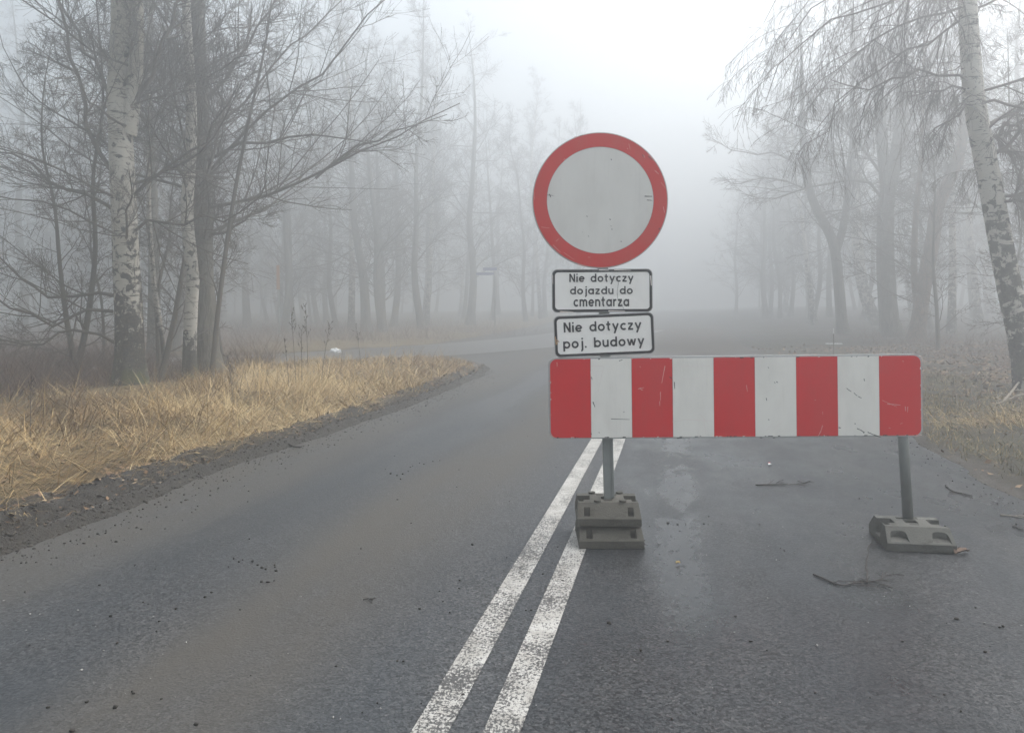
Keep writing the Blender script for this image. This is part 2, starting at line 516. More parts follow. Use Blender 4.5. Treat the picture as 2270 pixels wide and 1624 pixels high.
closed = sstep(26, 36, V) * sstep(0.0, 2.0, 5.5 - np.abs(U + 0.5) + e1 * 2)
mud = np.clip(np.maximum.reduce([mudl, mudr, apron, closed, 1 - sstep(0, 0.7, sd + e1)]), 0, 1)
straw = sstep(0.45, 0.9, sl + e1) * sstep(0.2, 0.9, sd + e1) * (1 - 0.55 * sstep(5.5, 8.0, sl + 2 * e1))
moss = sstep(0.05, 0.5, sr + e1) * (1 - sstep(2.2, 3.8, sr + e1))
sand = sstep(-0.35, -0.05, sr) * (1 - sstep(0.0, 0.22, sr + e1)) * 0.35
me = mesh_arrays('ground', np.stack([U, V, Z], -1), quads, None, M['ground'], True,
                 {'mud': mud.ravel(), 'straw': straw.ravel(), 'moss': moss.ravel(), 'sand': sand.ravel()})
ground = tag(link('ground', me), kind='structure')
ground.rotation_euler.z = -A

def strip(name, vs_, lo, hi, z, nu_, mat, parent=None):
    """a sheet along the road between two edges given as functions of v"""
    vs_ = np.asarray(vs_)
    L = np.array([lo(v) for v in vs_]).ravel()
    H = np.array([hi(v) for v in vs_]).ravel()
    t = np.linspace(0, 1, nu_)
    u = L[:, None] * (1 - t) + H[:, None] * t
    v = np.repeat(vs_[:, None], nu_, 1)
    zz = z + far_rise(v) - 0.00 * u
    ii = np.arange(len(vs_) * nu_).reshape(len(vs_), nu_)
    q = np.stack([ii[:-1, :-1], ii[:-1, 1:], ii[1:, 1:], ii[1:, :-1]], -1).reshape(-1, 4)
    o = bpy.data.objects.new(name, mesh_arrays(name, np.stack([u, v, zz], -1), q, None, mat, True))
    COL.objects.link(o)
    if parent: o.parent = parent
    else: o.rotation_euler.z = -A
    return o
road = tag(strip('road', axis((-8, 14, 2.0), (14, 46, 0.5)), lambda v: left_edge(np.array([v])) - 0.25, lambda v: right_edge(np.array([v])) + 0.3, 0.0, 6, M['asphalt']), kind='structure')
for u0 in (-0.862, -0.628):
    strip('line_marking', axis((-6, 8, 0.5), (8, 17, 0.5)), lambda v: u0, lambda v: u0 + 0.122, 0.004, 2, M['line'], road)
# side road: same idea along its own centre line
tg = np.gradient(SIDE_C, axis=0)
tg /= np.linalg.norm(tg, axis=1)[:, None]
nm = np.stack([tg[:, 1], -tg[:, 0]], 1)
off = np.linspace(-2.7, 2.7, 5)
P = SIDE_C[:, None, :] + nm[:, None, :] * off[None, :, None]
zz = 0.012 + far_rise(P[..., 1])
ii = np.arange(P.shape[0] * 5).reshape(-1, 5)
q = np.stack([ii[:-1, :-1], ii[:-1, 1:], ii[1:, 1:], ii[1:, :-1]], -1).reshape(-1, 4)
sr_o = bpy.data.objects.new('side_road', mesh_arrays('side_road', np.concatenate([P, zz[..., None]], -1), q, None, M['asphalt_side'], True))
COL.objects.link(sr_o)
sr_o.rotation_euler.z = -A
tag(sr_o, kind='structure')

def gz(x, y):
    u, v = w2r(x, y)
    sl_, sr_, sd_ = zones(np.array([u]), np.array([v]))
    if (sl_ < -0.1 and sr_ < -0.1): return float(far_rise(v))
    return float(ground_h(np.array([u]), np.array([v]))[0])
def base_at(px, depth):
    a = (px - PX) / FPX
    return Vector((a * depth, depth, gz(a * depth, depth)))

# ------------------------------------------------------------------ trees
def tubes(sets):
    """sets of (P (N,k,3), R (N,k), sides) -> verts, quads"""
    VV, QQ, off_ = [], [], 0
    for P, Rr, n in sets:
        if len(P) == 0: continue
        N, k, _ = P.shape
        T = np.gradient(P, axis=1)
        T /= np.linalg.norm(T, axis=2, keepdims=True) + 1e-9
        ref = np.where(np.abs(T[:, :1, 2:3]) > 0.85, np.array([[[1.0, 0, 0]]]), np.array([[[0, 0, 1.0]]]))
        a = np.cross(T, np.broadcast_to(ref, T.shape))
        a /= np.linalg.norm(a, axis=2, keepdims=True) + 1e-9
        b = np.cross(T, a)
        th = np.arange(n) * 2 * math.pi / n
        ring = P[:, :, None, :] + Rr[:, :, None, None] * (np.cos(th)[None, None, :, None] * a[:, :, None, :] + np.sin(th)[None, None, :, None] * b[:, :, None, :])
        VV.append(ring.reshape(-1, 3))
        i = np.arange(N * k * n).reshape(N, k, n) + off_
        j = np.roll(i, -1, axis=2)
        QQ.append(np.stack([i[:, :-1], j[:, :-1], j[:, 1:], i[:, 1:]], -1).reshape(-1, 4))
        off_ += N * k * n
    return np.concatenate(VV), np.concatenate(QQ)

def spawn(P, Rr, n, t0, t1, ang, angsd, ratio, k, wander, up, rs, g, lmin=0.05, keep=1.0, zbias=0.0, taper=0.35):
    """children along every branch of a level"""
    N, kp, _ = P.shape
    if N == 0: return np.zeros((0, k, 3)), np.zeros((0, k))
    ix = np.repeat(np.arange(N), n)
    if keep < 1: ix = ix[g.random(len(ix)) < keep]
    t = t0 + (t1 - t0) * g.random(len(ix))
    f = t * (kp - 1)
    i = np.minimum(f.astype(int), kp - 2)
    w = (f - i)[:, None]
    pos = P[ix, i] * (1 - w) + P[ix, i + 1] * w
    rad = Rr[ix, i] * (1 - w[:, 0]) + Rr[ix, i + 1] * w[:, 0]
    tan = P[ix, i + 1] - P[ix, i]
    tan /= np.linalg.norm(tan, axis=1, keepdims=True) + 1e-9
    plen = np.linalg.norm(np.diff(P, axis=1), axis=2).sum(1)[ix]
    rv = g.normal(size=(len(ix), 3))
    rv[:, 2] += zbias
    pe = rv - (rv * tan).sum(1, keepdims=True) * tan
    pe /= np.linalg.norm(pe, axis=1, keepdims=True) + 1e-9
    an = np.radians(np.clip(g.normal(ang, angsd, len(ix)), 8, 120))[:, None]
    d = np.cos(an) * tan + np.sin(an) * pe
    L = np.maximum(plen * ratio * (1.05 - 0.6 * t) * (0.55 + 0.8 * g.random(len(ix))), lmin)
    out = np.zeros((len(ix), k, 3))
    out[:, 0] = pos
    for s in range(1, k):
        d = d + g.normal(size=d.shape) * wander
        d[:, 2] += up
        d /= np.linalg.norm(d, axis=1, keepdims=True) + 1e-9
        out[:, s] = out[:, s - 1] + d * (L / (k - 1))[:, None]
    r0 = np.maximum(rad * rs, 0.0016)
    tt = np.linspace(0, 1, k)[None, :]
    return out, r0[:, None] * (1 - (1 - taper) * tt)

def trunk_tube(P, Rr, sides=16, g=None, rough=0.05):
    """bark-rough trunk with a flared foot"""
    P, Rr = np.asarray(P, float)[None], np.asarray(Rr, float)[None]
    v, q = tubes([(P, Rr, sides)])
    c = np.repeat(P[0], sides, 0)
    th = np.tile(np.arange(sides), P.shape[1]) * 2 * math.pi / sides
    zz = v[:, 2]
    n = 1 + rough * (fbm(th * 1.7, zz, 1.3, 3, 31) + 0.5 * np.sin(3 * th + zz))
    return c + (v - c) * n[:, None], q
def resample(pts, n):
    P = smooth_line(pts, 12)
    s = np.concatenate([[0], np.cumsum(np.linalg.norm(np.diff(P, axis=0), axis=1))])
    t = np.linspace(0, s[-1], n)
    return np.stack([np.interp(t, s, P[:, k]) for k in range(P.shape[1])], 1)

def grow(stems, g, first, nb, blen, ang, up1, nsec, ntw, nfine, up2=0.05, up3=0.0, rmin=0.0025, asd=12, extra=None, zb=0.0, wander=0.15, density_top=1.0, azi=None):
    """crown: boughs from the stems (list of (P,R)), then three finer orders"""
    L1P, L1R = [], []
    for P, Rr in stems:
        H = P[-1, 2] - P[0, 2]
        for j in range(nb):
            h = first + (0.97 * (P[-1, 2]) - first) * ((j + g.random()) / nb) ** 1.0
            if h < P[0, 2] + 0.02: continue
            i = int(np.clip(np.searchsorted(P[:, 2], h) - 1, 0, len(P) - 2))
            w = np.clip((h - P[i, 2]) / max(P[i + 1, 2] - P[i, 2], 1e-6), 0, 1)
            pos = P[i] * (1 - w) + P[i + 1] * w
            rad = Rr[i] * (1 - w) + Rr[i + 1] * w
            az = g.random() * 2 * math.pi if azi is None else azi(g)
            a = R(np.clip(g.normal(ang, asd), 15, 115))
            d = np.array([math.sin(a) * math.cos(az), math.sin(a) * math.sin(az), math.cos(a)])
            rel = (h - first) / max(P[-1, 2] - first, 0.1)
            L = blen * (0.55 + 0.6 * g.random()) * (1.0 - 0.72 * rel)
            k = 9
            pts = [pos]
            for s in range(1, k):
                d = d + g.normal(size=3) * wander
                d[2] += up1
                d /= np.linalg.norm(d)
                pts.append(pts[-1] + d * L / (k - 1))
            r0 = min(rad * 0.5, 0.006 + 0.0062 * L) * (0.7 + 0.5 * g.random())
            L1P.append(pts)
            L1R.append(r0 * (1 - 0.82 * np.linspace(0, 1, k)))
    if extra:
        for pts, r0, r1 in extra:
            p = resample(pts, 9)
            p[1:] += g.normal(size=(8, 3)) * 0.045
            L1P.append(p)
            L1R.append(np.linspace(r0, r1, 9))
    P1, R1 = np.array(L1P), np.array(L1R)
    P2, R2 = spawn(P1, R1, nsec, 0.10, 0.96, 42, 13, 0.50, 6, 0.10, up2, 0.55, g, zbias=zb)
    P3, R3 = spawn(P2, R2, ntw, 0.08, 0.97, 38, 12, 0.55, 5, 0.11, up3, 0.6, g, lmin=0.15, zbias=zb)
    P3b, R3b = spawn(P1, R1, max(2, ntw // 2), 0.2, 1.0, 50, 15, 0.16, 5, 0.15, up3, 0.3, g, lmin=0.15, zbias=zb)
    P3, R3 = np.concatenate([P3, P3b]), np.concatenate([R3, R3b])
    P4, R4 = spawn(P3, R3, nfine, 0.05, 0.95, 34, 12, 0.70, 4, 0.12, up3, 0.7, g, lmin=0.12, zbias=zb)
    R2, R3, R4 = np.maximum(R2, rmin * 1.5), np.maximum(R3, rmin * 1.15), np.maximum(R4, rmin * 0.85)
    return tubes([(P1, R1, 7), (P2, R2, 4), (P3, R3, 3), (P4, R4, 3)])

def build_tree(name, base, stems, crown, bark, twig, label, group=None, sides=16, tree_cat='tree', rough=0.05):
    t = thing(name, base, label, tree_cat, group)
    vs_, qs_, o_ = [], [], 0
    for P, Rr in stems:
        v, q = trunk_tube(P, Rr, sides, None, rough)
        vs_.append(v)
        qs_.append(q + o_)
        o_ += len(v)
    link('trunk', mesh_arrays('trunk', np.concatenate(vs_), np.concatenate(qs_), None, bark, True), t, False)
    link('crown', mesh_arrays('crown', crown[0], crown[1], None, twig, True), t, False)
    return t

def stem_px(base_px, depth, pts, radii, top_h, n=26, ydrift=None):
    """stem centre line from pixel points (bottom first) at one depth, local to its base"""
    b = base_at(base_px, depth)
    W = []
    for i, (x, y) in enumerate(pts):
        p = at(x, y, depth)
        W.append([p.x - b.x, 0 if ydrift is None else ydrift * i, p.z - b.z])
    W[0][2] = -0.08
    last, prev = np.array(W[-1]), np.array(W[-2])
    if last[2] < top_h:
        d = (last - prev) / max(last[2] - prev[2], 0.3)
        W.append(list(last + d * (top_h - last[2]) * np.array([0.6, 0.6, 1])))
    P = resample(W, n)
    h = P[:, 2] / P[-1, 2]
    Rr = np.interp(h, np.linspace(0, 1, len(radii)), radii)
    Rr = Rr + radii[0] * 0.38 * np.exp(-np.maximum(P[:, 2], 0) / 0.22)
    return b, P, Rr

def relpx(base, pts, depth, dy=None):
    """branch path from pixel points, local to a tree base"""
    out = []
    for i, (x, y) in enumerate(pts):
        dd = depth + (0 if dy is None else dy * i)
        p = at(x, y, dd) - base
        out.append(tuple(p))
    return out

g = np.random.default_rng(5)
# --- big old birch, forked, on the left verge
b, P, Rr = stem_px(288, 12.9, [(290, 862), (288, 800), (286, 700), (281, 600), (276, 480), (270, 380), (267, 300), (262, 200), (268, 100), (268, 0)], [0.235, 0.205, 0.185, 0.15, 0.11, 0.07, 0.03], 13.5)
fk = relpx(b, [(284, 300), (296, 200), (303, 100), (304, 0), (300, -120), (310, -400)], 12.9)
F = resample(fk, 14)
FR = np.linspace(0.135, 0.04, 14)
ex = [(relpx(b, [(250, 690), (190, 690), (110, 712), (40, 690), (-20, 640), (-90, 600)], 12.9, -0.15), 0.030, 0.010),
      (relpx(b, [(255, 655), (225, 645), (150, 665), (70, 640), (0, 560), (-60, 500)], 12.9, 0.1), 0.032, 0.009),
      (relpx(b, [(255, 760), (190, 735), (100, 760), (0, 750), (-80, 735)], 12.9, -0.1), 0.028, 0.008),
      (relpx(b, [(250, 380), (205, 300), (180, 190), (150, 90), (120, -40)], 12.9, -0.1), 0.042, 0.018),
      (relpx(b, [(262, 250), (215, 150), (165, 60), (130, -40)], 12.9, 0.1), 0.038, 0.018),
      (relpx(b, [(290, 440), (350, 385), (420, 330), (470, 280), (520, 190)], 12.9, -0.12), 0.034, 0.010),
      (relpx(b, [(300, 240), (345, 130), (380, 40), (420, -60)], 12.9, -0.1), 0.045, 0.02),
      (relpx(b, [(290, 520), (340, 500), (430, 490), (520, 470), (600, 400)], 12.9, -0.15), 0.030, 0.008),
      (relpx(b, [(262, 470), (200, 440), (110, 400), (40, 350), (-60, 330)], 12.9, -0.15), 0.034, 0.010)]
cr = grow([(P, Rr), (F, FR)], g, 2.1, 30, 3.6, 68, 0.030, 10, 7, 4, 0.04, 0.0, 0.0026, 16, ex, 0.2)
build_tree('birch_tree', b, [(P, Rr), (F, FR)], cr, M['birch_old'], M['twig'], 'thick old birch with black scarred base and forked trunk on the grassy verge', None, 18)
# --- slim white birch
b, P, Rr = stem_px(418, 14.3, [(422, 845), (420, 780), (423, 700), (428, 620), (420, 540), (414, 460), (422, 360), (424, 250), (418, 120), (412, 0)], [0.125, 0.115, 0.105, 0.09, 0.065, 0.04, 0.02], 12.5)
cr = grow([(P, Rr)], g, 2.6, 34, 3.0, 62, 0.035, 9, 7, 4, 0.04, 0.0, 0.0026, 14, None, 0.2)
build_tree('birch_tree', b, [(P, Rr)], cr, M['birch_slim'], M['twig'], 'slim white-barked birch standing against a darker trunk on the verge', None, 14)
# --- dark tree right behind it, with long boughs towards the road
b, P, Rr = stem_px(462, 15.4, [(470, 838), (458, 760), (452, 660), (448, 540), (447, 420), (446, 300), (442, 180), (440, 60), (438, 0)], [0.235, 0.20, 0.17, 0.14, 0.10, 0.06, 0.025], 14.0)
ex = [(relpx(b, [(452, 462), (520, 452), (600, 432), (700, 395), (800, 345), (900, 290), (1020, 225)], 15.4, -0.12), 0.038, 0.008),
      (relpx(b, [(700, 395), (760, 345), (840, 310), (930, 270), (985, 250)], 14.9, -0.12), 0.028, 0.007),
      (relpx(b, [(450, 400), (520, 310), (600, 240), (690, 180), (760, 120), (800, 40), (880, -20)], 15.4, -0.2), 0.033, 0.010),
      (relpx(b, [(450, 540), (490, 512), (540, 490), (590, 455)], 15.4, -0.15), 0.040, 0.008),
      (relpx(b, [(450, 300), (520, 240), (600, 150), (690, 70), (760, 0)], 15.4, 0.2), 0.032, 0.010),
      (relpx(b, [(446, 360), (540, 330), (640, 300), (740, 300), (830, 330)], 15.4, -0.2), 0.038, 0.008),
      (relpx(b, [(446, 230), (520, 140), (590, 40), (640, -60)], 15.4, -0.1), 0.038, 0.014)]
cr = grow([(P, Rr)], g, 2.4, 30, 4.2, 60, 0.030, 10, 7, 4, 0.05, 0.0, 0.0028, 14, ex, 0.25)
build_tree('bare_tree', b, [(P, Rr)], cr, M['dark_bark'], M['twig'], 'dark-trunked bare tree with long boughs reaching over the verge towards the road', None, 16)
# --- thin leaning stem beside it
b, P, Rr = stem_px(468, 13.9, [(468, 842), (480, 720), (500, 560), (525, 400), (560, 230), (590, 90)], [0.05, 0.045, 0.038, 0.03, 0.02, 0.01], 7.5, 18)
cr = grow([(P, Rr)], g, 1.2, 14, 1.5, 50, 0.05, 6, 5, 2, 0.05, 0.02, 0.0026)
build_tree('young_tree', b, [(P, Rr)], cr, M['twig'], M['twig'], 'thin leaning young tree beside the dark trunk on the verge', None, 8)
# --- sapling birch between the two birches
b, P, Rr = stem_px(358, 15.8, [(360, 812), (357, 740), (350, 690), (342, 640), (336, 560), (330, 470), (330, 300)], [0.062, 0.055, 0.05, 0.04, 0.03, 0.02, 0.01], 8.5, 20)
cr = grow([(P, Rr)], g, 1.8, 22, 1.6, 48, 0.05, 6, 5, 3, 0.05, 0.0, 0.0028)
build_tree('birch_tree', b, [(P, Rr)], cr, M['birch_slim'], M['twig'], 'wavy pencil-thin birch sapling between the two larger birches', None, 10)
# --- leaning white birch at the right edge of the picture
b, P, Rr = stem_px(2288, 11.6, [(2290, 865), (2272, 800), (2256, 720), (2238, 640), (2222, 560), (2206, 470), (2190, 380), (2172, 300), (2160, 220), (2152, 120), (2145, 0)], [0.185, 0.165, 0.15, 0.125, 0.09, 0.055, 0.025], 13.0)
ex = [(relpx(b, [(2200, 345), (2225, 320), (2270, 265), (2330, 235)], 11.6, -0.1), 0.036, 0.014),
      (relpx(b, [(2180, 310), (2215, 285), (2240, 270), (2290, 280)], 11.6, 0.1), 0.035, 0.012),
      (relpx(b, [(2215, 440), (2250, 415), (2310, 405)], 11.6, -0.1), 0.03, 0.010),
      (relpx(b, [(2216, 455), (2260, 440), (2330, 420)], 11.6, -0.15), 0.028, 0.010),
      (relpx(b, [(2160, 190), (2080, 160), (2010, 175), (1920, 195), (1890, 190), (1850, 165)], 11.6, -0.1), 0.024, 0.006),
      (relpx(b, [(2165, 185), (2120, 195), (2060, 205), (2025, 205)], 11.6, -0.1), 0.022, 0.008),
      (relpx(b, [(2155, 225), (2130, 235), (2080, 285), (2060, 300)], 11.6, -0.1), 0.022, 0.008),
      (relpx(b, [(2150, 30), (2060, 90), (1960, 140), (1880, 200), (1830, 290), (1790, 320)], 11.6, -0.1), 0.020, 0.004),
      (relpx(b, [(2148, 10), (2040, 40), (1940, 90), (1840, 170), (1770, 220)], 11.6, -0.15), 0.020, 0.004),
      (relpx(b, [(2150, -60), (2040, -40), (1930, 30), (1830, 60), (1740, 130), (1700, 220)], 11.6, -0.2), 0.021, 0.004),
      (relpx(b, [(2150, -90), (2090, -60), (2000, 10), (1930, 60), (1900, 130)], 11.6, -0.25), 0.018, 0.004),
      (relpx(b, [(2150, -150), (2060, -140), (1960, -90), (1860, -30), (1780, 40), (1730, 130)], 11.6, -0.25), 0.020, 0.004),
      (relpx(b, [(2150, -40), (2110, 0), (2070, 60), (2040, 130), (2030, 200)], 11.6, -0.2), 0.015, 0.004),
      (relpx(b, [(2150, -200), (2000, -190), (1880, -130), (1780, -60), (1690, 40)], 11.6, 0.1), 0.021, 0.004),
      (relpx(b, [(2150, -120), (2040, -120), (1930, -60), (1800, 10), (1720, 90)], 11.6, 0.2), 0.021, 0.004)]
cr = grow([(P, Rr)], g, 3.4, 34, 3.3, 66, -0.005, 11, 8, 4, -0.16, -0.24, 0.0019, 14, ex, -0.3)
build_tree('birch_tree', b, [(P, Rr)], cr, M['birch'], M['twig_red'], 'leaning white birch with black scars and drooping twigs right of the barrier', None, 18)
# --- right: forked dark tree
b, P, Rr = stem_px(1978, 29.0, [(1982, 790), (1972, 720), (1964, 620), (1962, 540), (1964, 460), (1972, 400), (1990, 330), (2000, 220), (2004, 100), (2010, -40)], [0.36, 0.32, 0.28, 0.22, 0.15, 0.08, 0.03], 18)
fk = relpx(b, [(1966, 420), (1956, 330), (1948, 200), (1940, 60), (1935, -60), (1930, -260)], 29.0)
F = resample(fk, 14)
FR = np.linspace(0.23, 0.06, 14)
ex = [(relpx(b, [(1955, 440), (1920, 405), (1860, 400), (1780, 420), (1700, 440), (1640, 430)], 29.0, -0.1), 0.06, 0.010),
      (relpx(b, [(1950, 380), (1900, 310), (1830, 270), (1760, 260), (1690, 280)], 29.0, -0.2), 0.06, 0.010),
      (relpx(b, [(1985, 405), (2040, 385), (2080, 400), (2120, 450)], 29.0, -0.1), 0.05, 0.010)]
cr = grow([(P, Rr), (F, FR)], g, 3.0, 26, 5.0, 62, 0.02, 9, 6, 3, 0.02, -0.03, 0.0045, 14, ex)
build_tree('bare_tree', b, [(P, Rr), (F, FR)], cr, M['dark_bark'], M['twig'], 'thick dark tree forking high up behind the right half of the barrier', None, 14)
# --- right: Y-shaped tree
b, P, Rr = stem_px(1866, 32.0, [(1870, 785), (1866, 720), (1860, 640), (1852, 560), (1836, 510), (1808, 460), (1790, 400), (1780, 320), (1778, 220)], [0.24, 0.21, 0.19, 0.14, 0.10, 0.055, 0.02], 15)
fk = relpx(b, [(1854, 555), (1868, 510), (1878, 450), (1882, 380), (1890, 300), (1888, 150), (1890, -20)], 32.0)
F = resample(fk, 14)
FR = np.linspace(0.17, 0.04, 14)
ex = [(relpx(b, [(1790, 420), (1740, 400), (1690, 395), (1640, 410), (1600, 395)], 32.0, -0.15), 0.045, 0.008),
      (relpx(b, [(1785, 380), (1720, 340), (1660, 340), (1590, 320), (1570, 310)], 32.0, -0.1), 0.045, 0.008)]
cr = grow([(P, Rr), (F, FR)], g, 4.0, 22, 4.0, 60, 0.02, 9, 6, 3, 0.03, 0.0, 0.0048, 14, ex)
build_tree('bare_tree', b, [(P, Rr), (F, FR)], cr, M['dark_bark'], M['twig'], 'slender Y-shaped tree rising behind the middle of the barrier', None, 12)
# --- right: reddish twisted trunk
b, P, Rr = stem_px(2034, 25.5, [(2030, 800), (2034, 730), (2042, 670), (2054, 600), (2068, 530), (2078, 460), (2105, 400), (2130, 330), (2140, 200)], [0.25, 0.23, 0.21, 0.16, 0.11, 0.06, 0.02], 14)
fk = relpx(b, [(2036, 700), (2026, 600), (2030, 480), (2040, 380), (2045, 250), (2050, 60)], 25.5)
F = resample(fk, 14)
FR = np.linspace(0.12, 0.03, 14)
cr = grow([(P, Rr), (F, FR)], g, 1.2, 24, 3.2, 66, 0.02, 8, 6, 3, 0.03, 0.0, 0.0042, 16)
build_tree('bare_tree', b, [(P, Rr), (F, FR)], cr, M['pine_bark'], M['twig'], 'twisted reddish-brown tree above the right end of the barrier', None, 12)
# --- right: leaning trunk between
b, P, Rr = stem_px(1948, 40.0, [(1955, 760), (1930, 690), (1912, 630), (1902, 560), (1898, 440), (1895, 250)], [0.32, 0.28, 0.24, 0.17, 0.11, 0.04], 17)
cr = grow([(P, Rr)], g, 4.0, 24, 4.0, 60, 0.02, 8, 5, 3, 0.02, 0.0, 0.006)
build_tree('bare_tree', b, [(P, Rr)], cr, M['birch'], M['twig'], 'trunk leaning left beside the thick forked tree behind the barrier', None, 12)

# --- shared tree shapes for the wood in the fog
def shape(seed, H, r, first, nb, blen, ang, up1, bark, twig, lean=0.3, rmin=0.0040, sides=10, ns=8, nt=5, nf=2):
    gg = np.random.default_rng(seed)
    k = 7
    pts = np.zeros((k, 3))
    pts[:, 2] = np.linspace(-0.1, H, k)
    pts[1:, :2] = np.cumsum(gg.normal(size=(k - 1, 2)) * lean * 0.5, 0)
    P = resample(pts, 22)
    Rr = r * (1 - 0.93 * (np.clip(P[:, 2], 0, None) / H) ** 0.9) + r * 0.35 * np.exp(-np.clip(P[:, 2], 0, None) / 0.25)
    v, q = trunk_tube(P, Rr, sides)
    c = grow([(P, Rr)], gg, first, nb, blen, ang, up1, ns, nt, nf, 0.03, 0.0, rmin, 13)
    return (mesh_arrays('trunk', v, q, None, bark, True), mesh_arrays('crown', c[0], c[1], None, twig, True))
SH = [shape(101, 16, 0.19, 3.0, 40, 4.2, 52, 0.03, M['dark_bark'], M['twig']),
      shape(102, 14, 0.145, 1.2, 44, 3.4, 58, 0.03, M['dark_bark'], M['twig']),
      shape(103, 17, 0.16, 4.5, 38, 3.4, 45, 0.03, M['birch'], M['twig_red']),
      shape(104, 12, 0.10, 1.0, 40, 2.6, 48, 0.04, M['dark_bark'], M['twig_red']),
      shape(105, 15, 0.225, 2.2, 42, 4.8, 62, 0.03, M['dark_bark'], M['twig']),
      shape(106, 9, 0.075, 0.6, 34, 2.0, 45, 0.05, M['twig'], M['twig_red'], 0.4, 0.0035, 8, 5, 4, 2)]
def plant(si, x, y, rz, sc, name, label, group, lean=(0, 0)):
    t = thing(name, (x, y, gz(x, y)), None if isinstance(label, tuple) else label, 'tree', group)
    if isinstance(label, tuple): wood_note(t, *label)
    t.rotation_euler = (lean[0], lean[1], rz)
    t.scale = (sc, sc, sc)
    link('trunk', SH[si][0], t, False)
    link('crown', SH[si][1], t, False)
    return t
# trees one can pick out, placed one by one
for si, px, dep, sc, lab in (
        (4, 812, 42.0, 1.25, 'thick trunk in fog with a bulge, beyond the side road'),
        (4, 1042, 52.0, 1.4, 'tallest foggy trunk beyond the side road near the street-name sign'),
        (0, 872, 50.0, 1.25, 'straight grey trunk in fog between the two thick trunks beyond the side road'),
        (2, 940, 58.0, 1.3, 'pale thin trunk in fog left of the street-name sign'),
        (0, 338, 20.5, 0.95, 'grey trunk just behind the big birch, half hidden by it'),
        (1, 385, 24.0, 1.0, 'faint leaning trunk seen between the two birches'),
        (1, 705, 58.0, 1.4, 'faint grey tree behind the dry weeds, beyond the side road'),
        (3, 1180, 70.0, 1.6, 'palest tree left of the round sign, at the edge of the road gap'),
        (0, 1698, 56.0, 1.1, 'straight trunk nearest the bright gap above the road, behind the barrier'),
        (3, 1728, 62.0, 1.3, 'thin stem just right of the straight trunk by the road gap'),
        (1, 1752, 60.0, 1.3, 'curved foggy trunk second from the road gap behind the barrier'),
        (1, 1800, 50.0, 1.2, 'dim trunk bending right, left of the Y-shaped tree')):
    a = (px - PX) / FPX
    plant(si, a * dep, dep, rng.random() * 6.28, sc, 'bare_tree', lab, None, (rng.normal() * 0.03, rng.normal() * 0.03))
# the rest of the wood
spots = []
def scatter(n, u0, u1, v0, v1, mind, cond):
    k = 0
    while n > 0 and k < 6000:
        k += 1
        u, v = u0 + (u1 - u0) * rng.random(), v0 + (v1 - v0) * rng.random() ** 1.15
        if not cond(u, v): continue
        x, y = r2w(u, v)
        if y < 3 or abs(x / y) > 0.82: continue
        if min([(x - a) ** 2 + (y - c) ** 2 for a, c in spots] or [99]) < mind ** 2: continue
        spots.append((x, y))
        n -= 1
        yield x, y
KIND = {0: 'straight dark tree', 1: 'branchy dark tree', 2: 'tall white-barked tree', 3: 'thin bare tree', 4: 'thick-trunked tree'}
NTH = ['first', 'second', 'third', 'fourth', 'fifth', 'sixth', 'seventh', 'eighth', 'ninth', 'tenth', 'eleventh', 'twelfth']
wood = {}
def wood_note(t, kind, where):
    wood.setdefault((kind, where), []).append(t)
def wood_label(si, x, y, side):
    px = PX + FPX * x / y
    far = 'near' if y < 50 else 'middle' if y < 64 else 'far'
    if side < 0:
        zone = 'left of the big birch' if px < 240 else 'between big birch and marker post' if px < 610 else 'between marker post and street-name sign' if px < 1060 else 'between street-name sign and road gap'
    else:
        zone = 'between road gap and Y-shaped tree' if px < 1830 else 'between Y-shaped and reddish tree' if px < 2060 else 'behind the leaning white birch'
    return KIND[si], 'in the ' + far + ' fog ' + zone
sdok = lambda u, v: side_dist(np.array([u]), np.array([v]))[0] > 3.4
for x, y in scatter(84, -58, -6.8, 38, 86, 1.9, lambda u, v: sdok(u, v) and (u < -13 or v > 56)):
    si = int(rng.choice([0, 1, 2, 3, 4, 1, 3]))
    plant(si, x, y, rng.random() * 6.28, 1.0 + 0.35 * rng.random(), 'bare_tree', wood_label(si, x, y, -1), 'foggy trees beyond the side road', (rng.normal() * 0.04, rng.normal() * 0.04))
for x, y in scatter(64, 5.4, 48, 27, 86, 1.9, lambda u, v: v > 42 or u > 10):
    si = int(rng.choice([0, 1, 2, 3, 4, 1, 3]))
    plant(si, x, y, rng.random() * 6.28, 1.0 + 0.35 * rng.random(), 'bare_tree', wood_label(si, x, y, 1), 'foggy trees behind the barrier', (rng.normal() * 0.04, rng.normal() * 0.04))
for x, y in scatter(7, -22, -9, 12, 18, 1.2, lambda u, v: sdok(u, v) and u < -8.6 and r2w(u, v)[0] / r2w(u, v)[1] < -0.34):
    plant(5, x, y, rng.random() * 6.28, 0.5 + 0.45 * rng.random(), 'sapling', ('thin sapling', 'among the brambles around the birches'), 'saplings in the brambles', (rng.normal() * 0.10, rng.normal() * 0.10))
for x, y in scatter(6, 7, 16, 10, 24, 1.4, lambda u, v: True):
    plant(5, x, y, rng.random() * 6.28, 0.5 + 0.4 * rng.random(), 'sapling', ('thin sapling', 'in the litter around the leaning birch'), 'saplings around the leaning birch', (rng.normal() * 0.08, rng.normal() * 0.08))

for (kind, where), ts in wood.items():
    ts.sort(key=lambda t: t.location.x / t.location.y)
    for i, t in enumerate(ts):
        t['label'] = kind + ' ' + where if len(ts) == 1 else NTH[i] + ' ' + kind + ' from left ' + where

